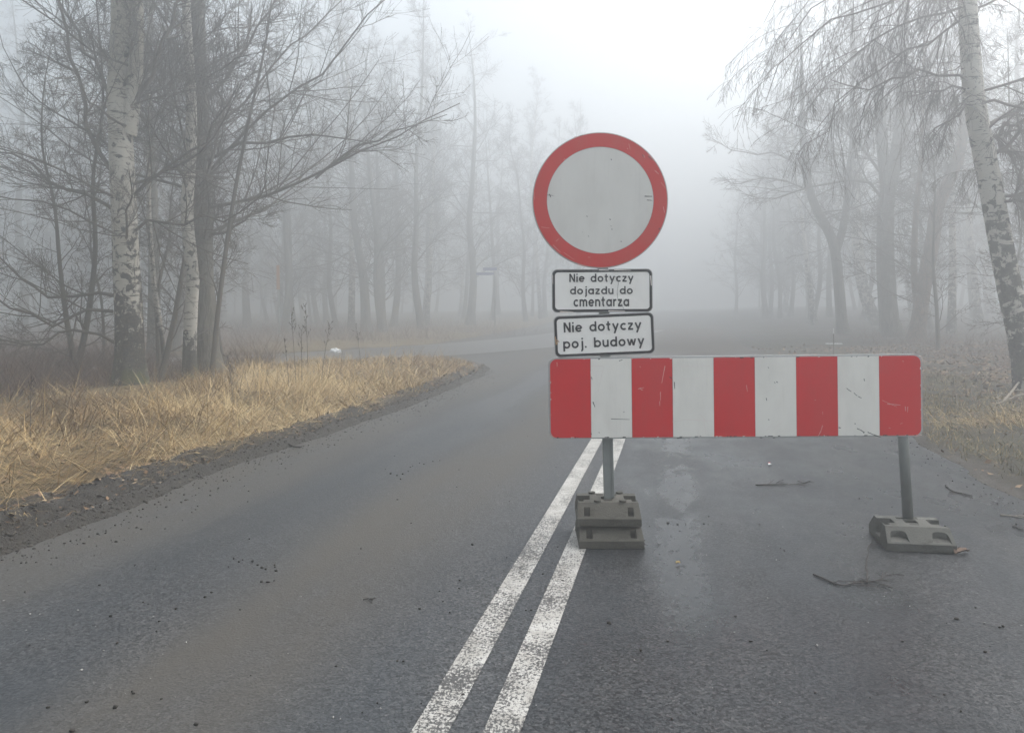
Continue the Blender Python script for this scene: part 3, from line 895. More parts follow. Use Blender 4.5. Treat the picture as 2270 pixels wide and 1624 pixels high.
# ------------------------------------------------------------------ the barrier with its signs
BL, BR_ = at(1217, 973, 4.555), at(2046, 967, 4.495)      # lower corners of the board
bx = (BR_ - BL)
bx.z = 0
BW = bx.length
bx.normalize()
by = Vector((0, 0, 1)).cross(bx)                       # away from the camera
def bw(x, d, z):                                       # board frame -> world (x along it, d away from the camera)
    t = x / BW
    base = BL.lerp(BR_, t)
    return Vector((base.x, base.y, base.z)) + by * d + Vector((0, 0, z))
BH = 0.490
lp = at(1345, 1100, 4.75)
lp = Vector(((1345 - PX) / FPX * 4.605 - 0.004, 4.605, 0))
barrier = thing('road_barrier', (lp.x, lp.y, 0.18), 'red and white striped road barrier carrying a round closed-road sign and two text plates', 'barrier')
board = link('board', mesh_py('board', *prism(rounded(0, 0, BW, BH, 0.045), 0.0, 0.028, bw), M['alu']), barrier)
sw = (BW - 0.020) / 9
for i in range(9):
    x0, x1 = 0.010 + i * sw + 0.0012, 0.010 + (i + 1) * sw - 0.0012
    cs = (i == 0, i == 8, i == 8, i == 0)
    out = rounded(x0, 0.008, x1, BH - 0.010, 0.040, 6, cs)
    red = i % 2 == 0
    nm_ = 'red_stripe' if red else 'white_stripe'
    s = link(nm_, mesh_py(nm_, *prism(out, -0.0030, 0.0006, bw), M['red'] if red else M['white']), board)
    s.location = (0, 0, 0)
def marks(name, lines, width, mat, to_world, parent):
    """thin scratches: each polyline (already in surface coordinates) becomes a ribbon"""
    v, f = [], []
    for ln in lines:
        w = width * (0.6 + 0.8 * rng.random())
        for (a, b_) in zip(ln[:-1], ln[1:]):
            d = np.array(b_) - np.array(a)
            L = np.linalg.norm(d) + 1e-9
            nn = np.array([-d[1], d[0]]) / L * w
            lift = 0.00004 * rng.random()
            k = len(v)
            for p, s_ in ((a, -1), (b_, -0.6), (b_, 0.6), (a, 1)):
                q_ = np.array(p) + nn * s_
                v.append(to_world(q_[0], -0.0036 - lift, q_[1]))
            f.append([k, k + 1, k + 2, k + 3])
    o = link(name, mesh_py(name, v, f, mat), parent)
    if parent.parent is not None: o.location = (0, 0, 0)
    return o
def zb(zx, zy):                                        # pixel of the enlarged board view -> board coordinates
    px, py = (1520 + zx * 0.51101) / 1.28326, (980 + zy * 0.51101) / 1.28326
    t = (px - 1217) / (2046 - 1217)
    return (t * BW, (973 - 6 * t - py) / (180.5 + 1.5 * t) * BH)
def ZB(ls): return [[zb(*p) for p in l] for l in ls]
dark = ZB([[(1745, 243), (1755, 252), (1770, 262)], [(1785, 268), (1795, 280), (1803, 284)], [(1808, 288), (1826, 298)], [(1800, 466), (1818, 474), (1842, 488)], [(1830, 480), (1838, 492)],
           [(1858, 486), (1890, 500), (1930, 514)], [(1841, 190), (1844, 204)], [(762, 180), (774, 188)], [(789, 208), (790, 246)], [(324, 180), (328, 194)], [(331, 318), (342, 346)],
           [(432, 412), (535, 416)], [(1299, 297), (1302, 312)], [(1310, 414), (1314, 420)], [(1345, 208), (1350, 216)], [(1356, 206), (1364, 212)], [(1698, 460), (1710, 463)], [(318, 492), (322, 500)],
           [(362, 486), (366, 491)], [(926, 506), (936, 510)], [(800, 520), (828, 518)], [(1262, 516), (1276, 518)], [(1335, 518), (1346, 516)], [(1310, 125), (1316, 132)], [(1787, 437), (1791, 443)], [(480, 90), (500, 84)], [(503, 372), (506, 376)]])
pale = ZB([[(316, 388), (380, 412), (470, 458)], [(776, 428), (860, 416), (990, 424)], [(930, 385), (975, 440)], [(1335, 474), (1395, 416)], [(1300, 476), (1340, 430)], [(360, 262), (376, 190), (394, 122)],
           [(322, 120), (392, 118)], [(950, 410), (962, 500)], [(320, 150), (326, 240)], [(1744, 310), (1752, 390)], [(1890, 365), (1910, 372)], [(830, 122), (985, 120)], [(830, 190), (930, 186)], [(1820, 108), (1838, 112)], [(1242, 126), (1305, 130)], [(440, 300), (470, 305)]])
pink = ZB([[(737, 118), (718, 214)], [(710, 262), (710, 312)], [(705, 314), (706, 340)], [(586, 246), (602, 240)], [(596, 247), (616, 238)], [(602, 250), (612, 252)], [(1190, 225), (1195, 262)], [(1610, 448), (1600, 480), (1583, 512)], [(1610, 372), (1612, 390)],
           [(1940, 310), (1980, 328), (2020, 346)], [(2066, 344), (2068, 370)], [(2080, 345), (2079, 376)], [(2038, 440), (2052, 436)], [(1974, 462), (1986, 464)], [(131, 98), (132, 122)], [(84, 202), (96, 206)], [(86, 390), (98, 392)], [(1567, 307), (1575, 309)],
           [(596, 120), (600, 128)], [(545, 74), (556, 80)], [(606, 72), (618, 74)], [(1060, 68), (1072, 72)], [(1128, 70), (1136, 76)], [(2154, 300), (2162, 304)], [(2150, 410), (2160, 404)], [(2120, 510), (2150, 500)], [(2054, 92), (2060, 96)], [(1968, 330), (2040, 336)], [(90, 500), (110, 516)]])
marks('scratch_mark', dark, 0.0022, M['chip_dark'], bw, board)['kind'] = 'stuff'
marks('scratch_mark', pale, 0.0012, M['chip_pale'], bw, board)['kind'] = 'stuff'
marks('scratch_mark', pink, 0.0019, M['chip_pink'], bw, board)['kind'] = 'stuff'
# chipped edges of the board
edge = []
for _ in range(70):
    s = rng.random()
    x = rng.random() * BW
    z = 0.009 if s < 0.6 else BH - 0.012
    if s > 0.85: x, z = (0.013 if rng.random() < 0.5 else BW - 0.013), 0.05 + rng.random() * (BH - 0.1)
    l = 0.004 + 0.016 * rng.random() ** 2
    edge.append([(x, z), (x + (l if s <= 0.85 else 0.001), z + (0.001 if s <= 0.85 else l))])
marks('scratch_mark', edge[:40], 0.0030, M['chip_dark'], bw, board)['kind'] = 'stuff'
marks('scratch_mark', edge[40:], 0.0026, M['chip_pale'], bw, board)['kind'] = 'stuff'

# posts
def extrude_post(name, section, p0, p1, mat, parent, seg=1):
    d = (p1 - p0)
    n = len(section)
    v = [p0 + Vector((x, y, 0)) for x, y in section] + [p1 + Vector((x, y, 0)) for x, y in section]
    f = [[i, (i + 1) % n, (i + 1) % n + n, i + n] for i in range(n)] + [list(range(n))[::-1], list(range(n, 2 * n))]
    return link(name, mesh_py(name, v, f, mat), parent)
sec = [(-0.030, -0.022), (0.010, -0.022), (0.010, -0.014), (0.017, -0.014), (0.017, -0.022), (0.030, -0.022), (0.030, 0.022), (-0.030, 0.022)]
extrude_post('post', sec, Vector((lp.x + 0.008, lp.y, 0.15)), Vector((lp.x - 0.030, lp.y + 0.005, 2.38)), M['steel'], barrier)
rp = on_ground(2012, 1166, 0.095)
rp = Vector(((2012 - PX) / FPX * 4.50 - 0.006, 4.50, 0))
rt = at(2000, 800, 4.545)
csec = [(0.030 * math.cos(R(a)), 0.030 * math.sin(R(a))) for a in range(0, 360, 18)]
po = extrude_post('post', csec, Vector((rp.x, rp.y, 0.05)), Vector((rt.x, 4.590, rt.z - 0.02)), M['steel'], barrier)
for p in po.data.polygons:
    if len(p.vertices) == 4: p.use_smooth = True

# frames for the sign faces
def face_frame(center, tilt, lean=0.0):
    c, s = math.cos(tilt), math.sin(tilt)
    def f(x, d, z):
        return center + Vector((x * c - z * s, d, x * s + z * c))
    return f
SD = 4.555
PXM = SD / FPX
cc = at(1330.5, 444, SD)
sf = face_frame(cc, R(0.4))
RS = 150.5 * PXM
def ringpts(r, n=96): return [(r * math.cos(2 * math.pi * i / n), r * math.sin(2 * math.pi * i / n)) for i in range(n)]
disc = link('round_sign', mesh_py('round_sign', *prism(ringpts(RS), 0.0, 0.020, sf), M['alu']), barrier)
def annulus(r0, r1, front, back, fr, n=96):
    v, f = [], []
    for i in range(n):
        a = 2 * math.pi * i / n
        for r in (r0, r1):
            for d in (front, back):
                v.append(fr(r * math.cos(a), d, r * math.sin(a)))
    for i in range(n):
        a, b_ = 4 * i, 4 * ((i + 1) % n)
        f += [[a, a + 2, b_ + 2, b_], [a + 1, b_ + 1, b_ + 3, a + 3], [a, b_, b_ + 1, a + 1], [a + 2, a + 3, b_ + 3, b_ + 2]]
    return v, f
def sub(o):
    o.location = (0, 0, 0)
    return o
sub(link('red_ring', mesh_py('red_ring', *annulus(118.5 * PXM, RS - 0.006, -0.0030, 0.0006, sf), M['red_faded']), disc))
sub(link('sign_face', mesh_py('sign_face', *prism(ringpts(117.6 * PXM), -0.0024, 0.0006, sf), M['sign_white']), disc))
def zc(zx, zy):                                        # pixel of the enlarged sign view -> disc coordinates
    px, py = (1450 + zx * 0.43103) / 1.28326, (350 + zy * 0.43103) / 1.28326
    return ((px - 1330.5) * PXM, (444 - py) * PXM)
def ZC(ls): return [[zc(*p) for p in l] for l in ls]
sub(marks('scratch_mark', ZC([[(890, 489), (940, 491)], [(905, 514), (940, 518)], [(250, 470), (290, 474)], [(262, 464), (272, 486)], [(672, 240), (678, 248)], [(505, 612), (511, 618)], [(657, 634), (662, 642)], [(662, 680), (668, 684)], [(669, 700), (673, 706)], [(513, 744), (518, 748)], [(728, 782), (732, 787)], [(470, 86), (490, 82)], [(880, 215), (892, 232)], [(920, 225), (945, 250)], [(980, 710), (988, 700)]]), 0.0022, M['chip_dark'], sf, disc))['kind'] = 'stuff'
sub(marks('scratch_mark', ZC([[(888, 218), (896, 236)], [(918, 216), (960, 262)], [(792, 140), (800, 180)], [(1012, 560), (1020, 600)], [(430, 92), (492, 80)], [(300, 776), (320, 758)], [(205, 680), (260, 688)], [(350, 850), (420, 900)], [(160, 440), (164, 500)], [(960, 320), (985, 345)], [(510, 884), (526, 886)], [(360, 240), (372, 234)], [(280, 800), (330, 850)], [(440, 930), (500, 945)], [(780, 170), (786, 178)], [(1000, 400), (1030, 440)]]), 0.0016, M['chip_pink'], sf, disc))['kind'] = 'stuff'

# stroke letters of the plates
def arc(cx, cy_, r, a0, a1, n=14): return [(cx + r * math.cos(R(a0 + (a1 - a0) * i / n)), cy_ + r * math.sin(R(a0 + (a1 - a0) * i / n))) for i in range(n + 1)]
O = arc(0.48, 0.5, 0.39, 0, 360, 24)
GL = {
    'o': (0.96, [O]), 'a': (0.97, [O, [(0.87, 0), (0.87, 1)]]), 'd': (0.97, [O, [(0.87, 0), (0.87, 1.42)]]),
    'b': (0.97, [arc(0.49, 0.5, 0.39, 0, 360, 24), [(0.10, 0), (0.10, 1.42)]]), 'p': (0.97, [arc(0.49, 0.5, 0.39, 0, 360, 24), [(0.10, -0.42), (0.10, 1)]]),
    'e': (0.94, [[(0.12, 0.50), (0.87, 0.50)], arc(0.48, 0.5, 0.39, 0, 318, 22)]), 'c': (0.82, [arc(0.48, 0.5, 0.39, 48, 312, 20)]),
    'i': (0.20, [[(0.10, 0), (0.10, 1)], [(0.10, 1.20), (0.10, 1.42)]]),
    'j': (0.42, [[(0.32, 1)] + arc(0.10, -0.18, 0.22, 0, -88, 8), [(0.32, 1.20), (0.32, 1.42)]]),
    'N': (0.98, [[(0.10, 0), (0.10, 1.42)], [(0.14, 1.36), (0.84, 0.06)], [(0.88, 0), (0.88, 1.42)]]),
    't': (0.62, [[(0.28, 1.34), (0.28, 0.30)] + arc(0.48, 0.30, 0.20, 180, 275, 8), [(0.0, 0.90), (0.60, 0.90)]]),
    'y': (0.92, [[(0.08, 1.0), (0.48, 0.06)], [(0.84, 1.0), (0.26, -0.42)]]),
    'z': (0.78, [[(0.04, 0.90), (0.74, 0.90)], [(0.68, 0.88), (0.09, 0.12)], [(0.02, 0.10), (0.76, 0.10)]]),
    'u': (0.86, [[(0.10, 1), (0.10, 0.42)] + arc(0.43, 0.42, 0.33, 180, 360, 12) + [(0.76, 1)], [(0.76, 0), (0.76, 0.5)]]),
    'n': (0.86, [[(0.10, 0), (0.10, 1)], arc(0.43, 0.57, 0.33, 180, 0, 12) + [(0.76, 0)]]),
    'm': (1.34, [[(0.10, 0), (0.10, 1)], arc(0.385, 0.615, 0.285, 180, 0, 12) + [(0.67, 0)], arc(0.955, 0.615, 0.285, 180, 0, 12) + [(1.24, 0)]]),
    'r': (0.56, [[(0.10, 0), (0.10, 1)], arc(0.45, 0.55, 0.35, 180, 78, 9)]),
    'w': (1.30, [[(0.08, 1), (0.38, 0.06)], [(0.38, 0.06), (0.65, 0.94)], [(0.65, 0.94), (0.92, 0.06)], [(0.92, 0.06), (1.22, 1)]]),
    '.': (0.22, [[(0.11, 0), (0.11, 0.23)]]), ' ': (0.62, [])}
def ribbon(line, w, closed=False):
    p = np.array(line, float)
    d = np.gradient(p, axis=0)
    if np.allclose(p[0], p[-1]):
        d[0] = d[-1] = p[1] - p[-2]
    d /= np.linalg.norm(d, axis=1)[:, None] + 1e-9
    n = np.stack([-d[:, 1], d[:, 0]], 1) * w
    return p + n, p - n
def lettering(text, x0, x1, ybase, cap_px, frame, parent, to_local, stroke=0.125):
    """text fitted between two x values on the plate (plate coordinates)"""
    gap = 0.26
    pen, parts = 0.0, []
    for ch in text:
        w, strokes = GL[ch]
        for s_ in strokes: parts.append([(pen + x, y) for x, y in s_])
        pen += w + gap
    tot = pen - gap
    sx, sy = (x1 - x0) / tot, cap_px / 1.42
    v, f = [], []
    for k, s_ in enumerate(parts):
        a, b_ = ribbon(s_, stroke)
        d = -0.0031 - 0.00005 * (k % 9)
        o_ = len(v)
        for q1, q2 in zip(a, b_):
            v.append(frame(x0 + q1[0] * sx, d, ybase + q1[1] * sy))
            v.append(frame(x0 + q2[0] * sx, d, ybase + q2[1] * sy))
        for i in range(len(a) - 1): f.append([o_ + 2 * i, o_ + 2 * i + 1, o_ + 2 * i + 3, o_ + 2 * i + 2])
    o = sub(link('lettering', mesh_py('lettering', v, f, M['black']), parent))
    o['label'] = 'black word ' + text + ' on the plate'
    return o
def plate(cx, cy_, wpx, hpx, tilt, dep, lines, label):
    m = dep / FPX
    fr = face_frame(at(cx, cy_, dep), tilt)
    W, H = wpx * m / 2, hpx * m / 2
    p = link('text_plate', mesh_py('text_plate', *prism(rounded(-W, -H, W, H, 0.032), 0.0, 0.016, fr), M['alu']), barrier)
    p['label'] = label
    e, bw_ = 0.004, 0.0145
    sub(link('white_face', mesh_py('white_face', *prism(rounded(-W + e, -H + e, W - e, H - e, 0.030), -0.0014, 0.0006, fr), M['plate_white']), p))
    oi, ii_ = rounded(-W + e, -H + e, W - e, H - e, 0.030), rounded(-W + e + bw_, -H + e + bw_, W - e - bw_, H - e - bw_, 0.020)
    n = len(oi)
    v = [fr(x, -0.0026, z) for x, z in oi] + [fr(x, -0.0026, z) for x, z in ii_]
    sub(link('black_border', mesh_py('black_border', v, [[i, (i + 1) % n, (i + 1) % n + n, i + n] for i in range(n)], M['black']), p))
    for text, xa, xb, yb, cap in lines:
        adv = lambda t_: sum(GL[c_][0] + 0.26 for c_ in t_)
        tot, pos = adv(text) - 0.26, 0.0
        for word in text.split(' '):
            w_ = adv(word) - 0.26
            xs = [xa + (xb - xa) * q_ / tot for q_ in (pos, pos + w_)]
            lettering(word, (xs[0] - cx) * m, (xs[1] - cx) * m, (cy_ - yb) * m, cap * m, fr, p, None)
            pos += w_ + 0.26 + GL[' '][0] + 0.26
    return p, fr, m
p1, f1, m1 = plate(1335, 644.2, 223, 96, R(-0.2), SD - 0.004, [('Nie dotyczy', 1262.5, 1404, 624.5, 18.0), ('dojazdu do', 1264, 1402, 651.8, 17.4), ('cmentarza', 1271.5, 1394, 679, 22.5)], 'white plate reading Nie dotyczy dojazdu do cmentarza')
def zp(zx, zy, cx, cy_, m):
    px, py = (1450 + zx * 0.43103) / 1.28326, (350 + zy * 0.43103) / 1.28326
    return ((px - cx) * m, (cy_ - py) * m)
sub(marks('scratch_mark', [[zp(*q_, 1335, 644.5, m1) for q_ in [(690, 1012), (712, 1022), (717, 1060), (708, 1120), (713, 1165), (740, 1200), (757, 1242)]]], 0.0011, M['chip_dark'], f1, p1))['kind'] = 'stuff'
sub(marks('scratch_mark', [[zp(*q_, 1335, 644.5, m1) for q_ in l] for l in [[(590, 970), (655, 973)], [(690, 970), (800, 974)], [(930, 1010), (934, 1075)], [(330, 1243), (420, 1247)], [(284, 1000), (285, 1060)], [(650, 1240), (760, 1243)]]], 0.0028, M['chip_pale'], f1, p1))['kind'] = 'stuff'
p2, f2, m2 = plate(1339.5, 742, 222, 92, R(1.85), SD - 0.010, [('Nie dotyczy', 1250.5, 1422, 733, 22), ('poj. budowy', 1248, 1427, 768.5, 22)], 'tilted white plate reading Nie dotyczy poj. budowy')
sub(marks('scratch_mark', [[zp(*q_, 1339.5, 742, m2) for q_ in l] for l in [[(300, 1395), (304, 1450)], [(308, 1415), (324, 1432)], [(306, 1430), (312, 1445)]]], 0.0055, M['rust'], f2, p2))['kind'] = 'stuff'
# clamps behind the signs
for z in (2.25, 1.92, 1.48, 1.22):
    def cl(x, d, zz): return Vector((lp.x - 0.018 + x, lp.y + d, z + zz))
    link('clamp', mesh_py('clamp', *prism(rounded(-0.045, -0.015, 0.045, 0.015, 0.004, 2), -0.029, 0.034, cl), M['steel']), barrier)

# ------------------------------------------------------------------ the base blocks
def boolean_mesh(name, verts, faces, cutters, mat, bevel=0.006):
    me = mesh_py(name, verts, faces)
    o = bpy.data.objects.new('tmp', me)
    COL.objects.link(o)
    bm = bmesh.new()
    bm.from_mesh(me)
    bmesh.ops.recalc_face_normals(bm, faces=bm.faces)
    bm.to_mesh(me)
    bm.free()
    cs = []
    for cv, cf in cutters:
        cm = mesh_py('cut', cv, cf)
        bm = bmesh.new()
        bm.from_mesh(cm)
        bmesh.ops.recalc_face_normals(bm, faces=bm.faces)
        bm.to_mesh(cm)
        bm.free()
        co = bpy.data.objects.new('cut', cm)
        COL.objects.link(co)
        cs.append(co)
        md = o.modifiers.new('b', 'BOOLEAN')
        md.operation = 'DIFFERENCE'
        md.solver = 'EXACT'
        md.object = co
    if bevel:
        md = o.modifiers.new('bev', 'BEVEL')
        md.width = bevel
        md.segments = 2
        md.limit_method = 'ANGLE'
        md.angle_limit = R(25)
    dg = bpy.context.evaluated_depsgraph_get()
    res = bpy.data.meshes.new_from_object(o.evaluated_get(dg))
    res.name = name
    for co in cs:
        bpy.data.objects.remove(co)
    bpy.data.objects.remove(o)
    res.materials.clear()
    res.materials.append(mat)
    for p in res.polygons: p.use_smooth = False
    return res
def boxv(x0, x1, y0, y1, z0, z1):
    return ([(x0, y0, z0), (x1, y0, z0), (x1, y1, z0), (x0, y1, z0), (x0, y0, z1), (x1, y0, z1), (x1, y1, z1), (x0, y1, z1)],
            [[0, 3, 2, 1], [4, 5, 6, 7], [0, 1, 5, 4], [1, 2, 6, 5], [2, 3, 7, 6], [3, 0, 4, 7]])
def foot_mesh(name, arches, mat, W=0.188, L=0.19, lip=0.043, H=0.120, run=0.080):
    prof = [(-L, 0.0), (-L, lip), (-L + run, H), (L - run, H), (L, lip), (L, 0.0)]
    n = len(prof)
    v = [(-W + (0.010 if z > lip + 0.001 else 0), y, z) for y, z in prof] + [(W - (0.010 if z > lip + 0.001 else 0), y, z) for y, z in prof]
    f = [list(range(n)), list(range(2 * n - 1, n - 1, -1))] + [[i, i + n, (i + 1) % n + n, (i + 1) % n] for i in range(n)]
    cut = [boxv(-W - 0.02, -W + 0.085, -0.045, 0.050, 0.035, H + 0.05), boxv(W - 0.085, W + 0.02, -0.045, 0.050, 0.035, H + 0.05),
           boxv(-W + 0.015, -W + 0.045, -0.085, -0.03, 0.070, H + 0.05), boxv(W - 0.045, W - 0.015, -0.085, -0.03, 0.070, H + 0.05),
           boxv(-0.024, 0.026, -0.070, -0.054, 0.06, H + 0.05), boxv(-0.060, -0.020, 0.060, 0.078, 0.06, H + 0.05), boxv(0.020, 0.060, 0.060, 0.078, 0.06, H + 0.05),
           boxv(-0.034, 0.034, -0.034, 0.034, 0.02, H + 0.05)]
    for sx in (-1, 1):
        for sy in (-1, 1):
            if arches:
                o_ = []
                for a in range(0, 181, 20): o_.append((sx * 0.110 + 0.042 * math.cos(R(a)), 0.150 + (-0.045 if True else 0) + 0.0 + 0.040 * math.sin(R(a))))
                pts = [(sx * 0.110 + 0.050, 0.0), (sx * 0.110 + 0.042, 0.11)] + [(sx * 0.110 + 0.040 * math.cos(R(a)), 0.115 + 0.030 * math.sin(R(a))) for a in range(0, 181, 20)] + [(sx * 0.110 - 0.042, 0.11), (sx * 0.110 - 0.050, 0.0)]
                m_ = len(pts)
                yy = lambda t: sy * (-L + 0.008 + 0.36 * t)
                zs = lambda t: lip + 0.006 + t * 0.10
                cv = [(x, yy(t), zs(t)) for x, t in pts] + [(x, yy(t), H + 0.06) for x, t in pts]
                cf = [list(range(m_)), list(range(2 * m_ - 1, m_ - 1, -1))] + [[i, i + m_, (i + 1) % m_ + m_, (i + 1) % m_] for i in range(m_)]
                cut.append((cv, cf))
            else:
                ya, yb = sorted((sy * (-L + 0.014), sy * (-L + 0.056)))
                cut.append(boxv(sx * 0.128 - 0.017, sx * 0.128 + 0.017, ya, yb, lip + 0.000, H + 0.05))
    return boolean_mesh(name, v, f, cut, mat, 0.005)
FA, FB = foot_mesh('base_block', True, M['rubber2'], 0.181), foot_mesh('base_block', False, M['rubber'])
def foot(me, loc, rz, label, studs=False):
    o = bpy.data.objects.new('base_block', me)
    COL.objects.link(o)
    o.location = loc
    o.rotation_euler.z = rz
    tag(o, label, 'sign base', 'base blocks weighing down the barrier')
    if studs:
        for i, (x, y) in enumerate(((-0.062, -0.098), (0.088, -0.098), (-0.085, 0.100), (0.085, 0.100))):
            v, f = prism([(0.021 * math.cos(R(a)), 0.021 * math.sin(R(a))) for a in range(0, 360, 30)], 0.0, 0.012, lambda a, d, c: Vector((x + a, y + c, 0.1195 + d)))
            s_ = bpy.data.objects.new('stud', mesh_py('stud', v, f, M['rubber']))
            COL.objects.link(s_)
            s_.parent = o
    return o
bwz = math.atan2(bx.y, bx.x)
foot(FB, (lp.x - 0.006, lp.y - 0.045, 0.003), R(-1.0), 'lower of the two stacked grey base blocks under the sign post')
foot(FB, (lp.x - 0.010, lp.y - 0.015, 0.1235), R(-3.0), 'upper base block with four studs on the stack under the sign post', True)
foot(FA, (rp.x - 0.022, rp.y - 0.06, 0.003), R(-10.5), 'single flat base block with two arched notches under the far right post')

# ------------------------------------------------------------------ grass, litter, brambles
def blades(name, x, y, z, hgt, wid, az, bend, tint, mat, seg=3):
    """curved tapering blades; az = direction the tip falls, bend 0 upright .. 1 lying"""
    N = len(x)
    t = np.linspace(0, 1, seg + 1)
    ang = np.minimum(bend[:, None] * (1.0 + 0.42 * t[None, :]) * 1.25, 1.66)
    dl = hgt[:, None] / seg
    hx = np.concatenate([np.zeros((N, 1)), np.cumsum(np.sin(ang[:, 1:]) * dl, 1)], 1)
    hz = np.concatenate([np.zeros((N, 1)), np.cumsum(np.cos(ang[:, 1:]) * dl, 1)], 1)
    cx = x[:, None] + np.cos(az)[:, None] * hx
    cy_ = y[:, None] + np.sin(az)[:, None] * hx
    cz = np.maximum(z[:, None] + hz, z[:, None] + 0.004)
    wv = az + math.pi / 2 + rng.normal(size=N) * 0.6
    wx, wy = np.cos(wv)[:, None] * wid[:, None] * (1 - 0.88 * t) / 2, np.sin(wv)[:, None] * wid[:, None] * (1 - 0.88 * t) / 2
    Vv = np.stack([np.stack([cx - wx, cy_ - wy, cz], -1), np.stack([cx + wx, cy_ + wy, cz], -1)], 2)
    i = np.arange(N * (seg + 1) * 2).reshape(N, seg + 1, 2)
    Q = np.stack([i[:, :-1, 0], i[:, :-1, 1], i[:, 1:, 1], i[:, 1:, 0]], -1).reshape(-1, 4)
    return mesh_arrays(name, Vv, Q, None, mat, True, {'tint': np.repeat(tint, (seg + 1) * 2)})
def to_world(u, v): return u * CA + v * SA, v * CA - u * SA

# dry grass of the left verge: tussocks combed one way plus loose blades
nC = 3400
cu = -4.20 - rng.random(nC) ** 1.3 * 7.0
cv_ = 2.6 + rng.random(nC) ** 1.25 * 21
s1, s2, s3 = zones(cu, cv_)
ok = (s1 + 0.45 * fbm(cu, cv_, 1.1, 3, 21) > 0.28) & (s3 > 0.5)
cu, cv_ = cu[ok], cv_[ok]
s1 = s1[ok]
dens = np.where(s1 < 5.0, 1.0, 0.35) * (0.45 + 0.55 * sstep(-0.45, 0.1, fbm(cu, cv_, 1.0, 2, 52)))
kk = rng.random(len(cu)) < dens
cu, cv_ = cu[kk], cv_[kk]
nb_ = 46
dist = np.hypot(cu, cv_)
comb = fbm(cu, cv_, 0.5, 2, 41) * 2.2 + rng.normal(size=len(cu)) * 0.6 + np.where(rng.random(len(cu)) < 0.35, 3.0, 0.0)
lie = np.clip(0.98 + 0.26 * fbm(cu, cv_, 0.8, 2, 45), 0.3, 1.0)
rep = lambda a: np.repeat(a, nb_)
N = len(cu) * nb_
spr = 0.10 + 0.10 * rng.random(len(cu))
bu, bv = rep(cu) + rng.normal(size=N) * rep(spr), rep(cv_) + rng.normal(size=N) * rep(spr) * 1.2
sl_, _, sd_ = zones(bu, bv)
bx_, by_ = to_world(bu, bv)
bz_ = ground_h(bu, bv)
hh = (0.17 + 0.40 * rng.random(N) ** 1.5) * rep(0.7 + 0.6 * rng.random(len(cu))) * sstep(0.15, 1.1, sl_) * (0.35 + 0.65 * sstep(0.5, 4.0, sd_)) + 0.05
ww = (0.0032 + 0.0050 * rng.random(N) ** 2) * np.clip(rep(dist) / 6.0, 0.9, 2.4)
bend = np.clip(rep(lie) + rng.normal(size=N) * 0.26, 0.05, 1.12)
tint = np.clip(rep(0.46 + 0.36 * fbm(cu, cv_, 0.8, 3, 50)) + rng.normal(size=N) * 0.30, 0, 1)
me = blades('dry_grass', bx_, by_, bz_ - 0.01, hh, ww, rep(comb) + rng.normal(size=N) * 0.5, bend, tint, M['straw'])
tag(link('dry_grass', me), 'long flattened straw-coloured grass along the left verge', 'grass', None, 'stuff')

# short sparse grass on the right verge
N = 80000
bu = 2.5 + rng.random(N) ** 0.9 * 4.2
bv = 3.4 + rng.random(N) ** 1.2 * 13
_, s2, _ = zones(bu, bv)
ok = (s2 > 0.02 + 0.22 * fbm(bu, bv, 1.4, 3, 21)) & (rng.random(N) < np.clip(0.25 + 0.75 * sstep(-0.2, 0.35, fbm(bu, bv, 1.1, 3, 61)), 0, 1) * (1 - 0.75 * sstep(1.9, 3.2, s2)))
bu, bv = bu[ok], bv[ok]
N = len(bu)
bx_, by_ = to_world(bu, bv)
tint = np.clip(0.48 + 0.3 * fbm(bu, bv, 0.8, 2, 66) + rng.normal(size=N) * 0.24, 0, 1)
me = blades('verge_grass', bx_, by_, ground_h(bu, bv) - 0.006, 0.03 + 0.10 * rng.random(N) ** 1.5, (0.0035 + 0.0045 * rng.random(N)) * np.clip(by_ / 6, 1, 2), rng.random(N) * 6.28, np.clip(0.65 + rng.normal(size=N) * 0.3, 0.1, 1.15), tint, M['green'])
tag(link('verge_grass', me), 'short sparse mossy grass on the verge right of the closed lane', 'grass', None, 'stuff')
# one clump of longer straw near the right edge
N = 900
c_ = on_ground(2225, 945)
x_ = c_.x + rng.normal(size=N) * 0.45 + 0.1
y_ = c_.y + rng.normal(size=N) * 0.28
uv = [w2r(a, b_) for a, b_ in zip(x_, y_)]
z_ = ground_h(np.array([p[0] for p in uv]), np.array([p[1] for p in uv]))
me = blades('straw_clump', x_, y_, z_, 0.10 + 0.22 * rng.random(N), 0.004 + 0.004 * rng.random(N), rng.normal(size=N) * 0.9 + 2.6, np.clip(0.85 + rng.normal(size=N) * 0.2, 0.2, 1.15), np.clip(0.62 + rng.normal(size=N) * 0.22, 0, 1), M['straw'])
tag(link('straw_clump', me), 'flattened clump of pale straw grass below the leaning white birch', 'grass', None, 'stuff')

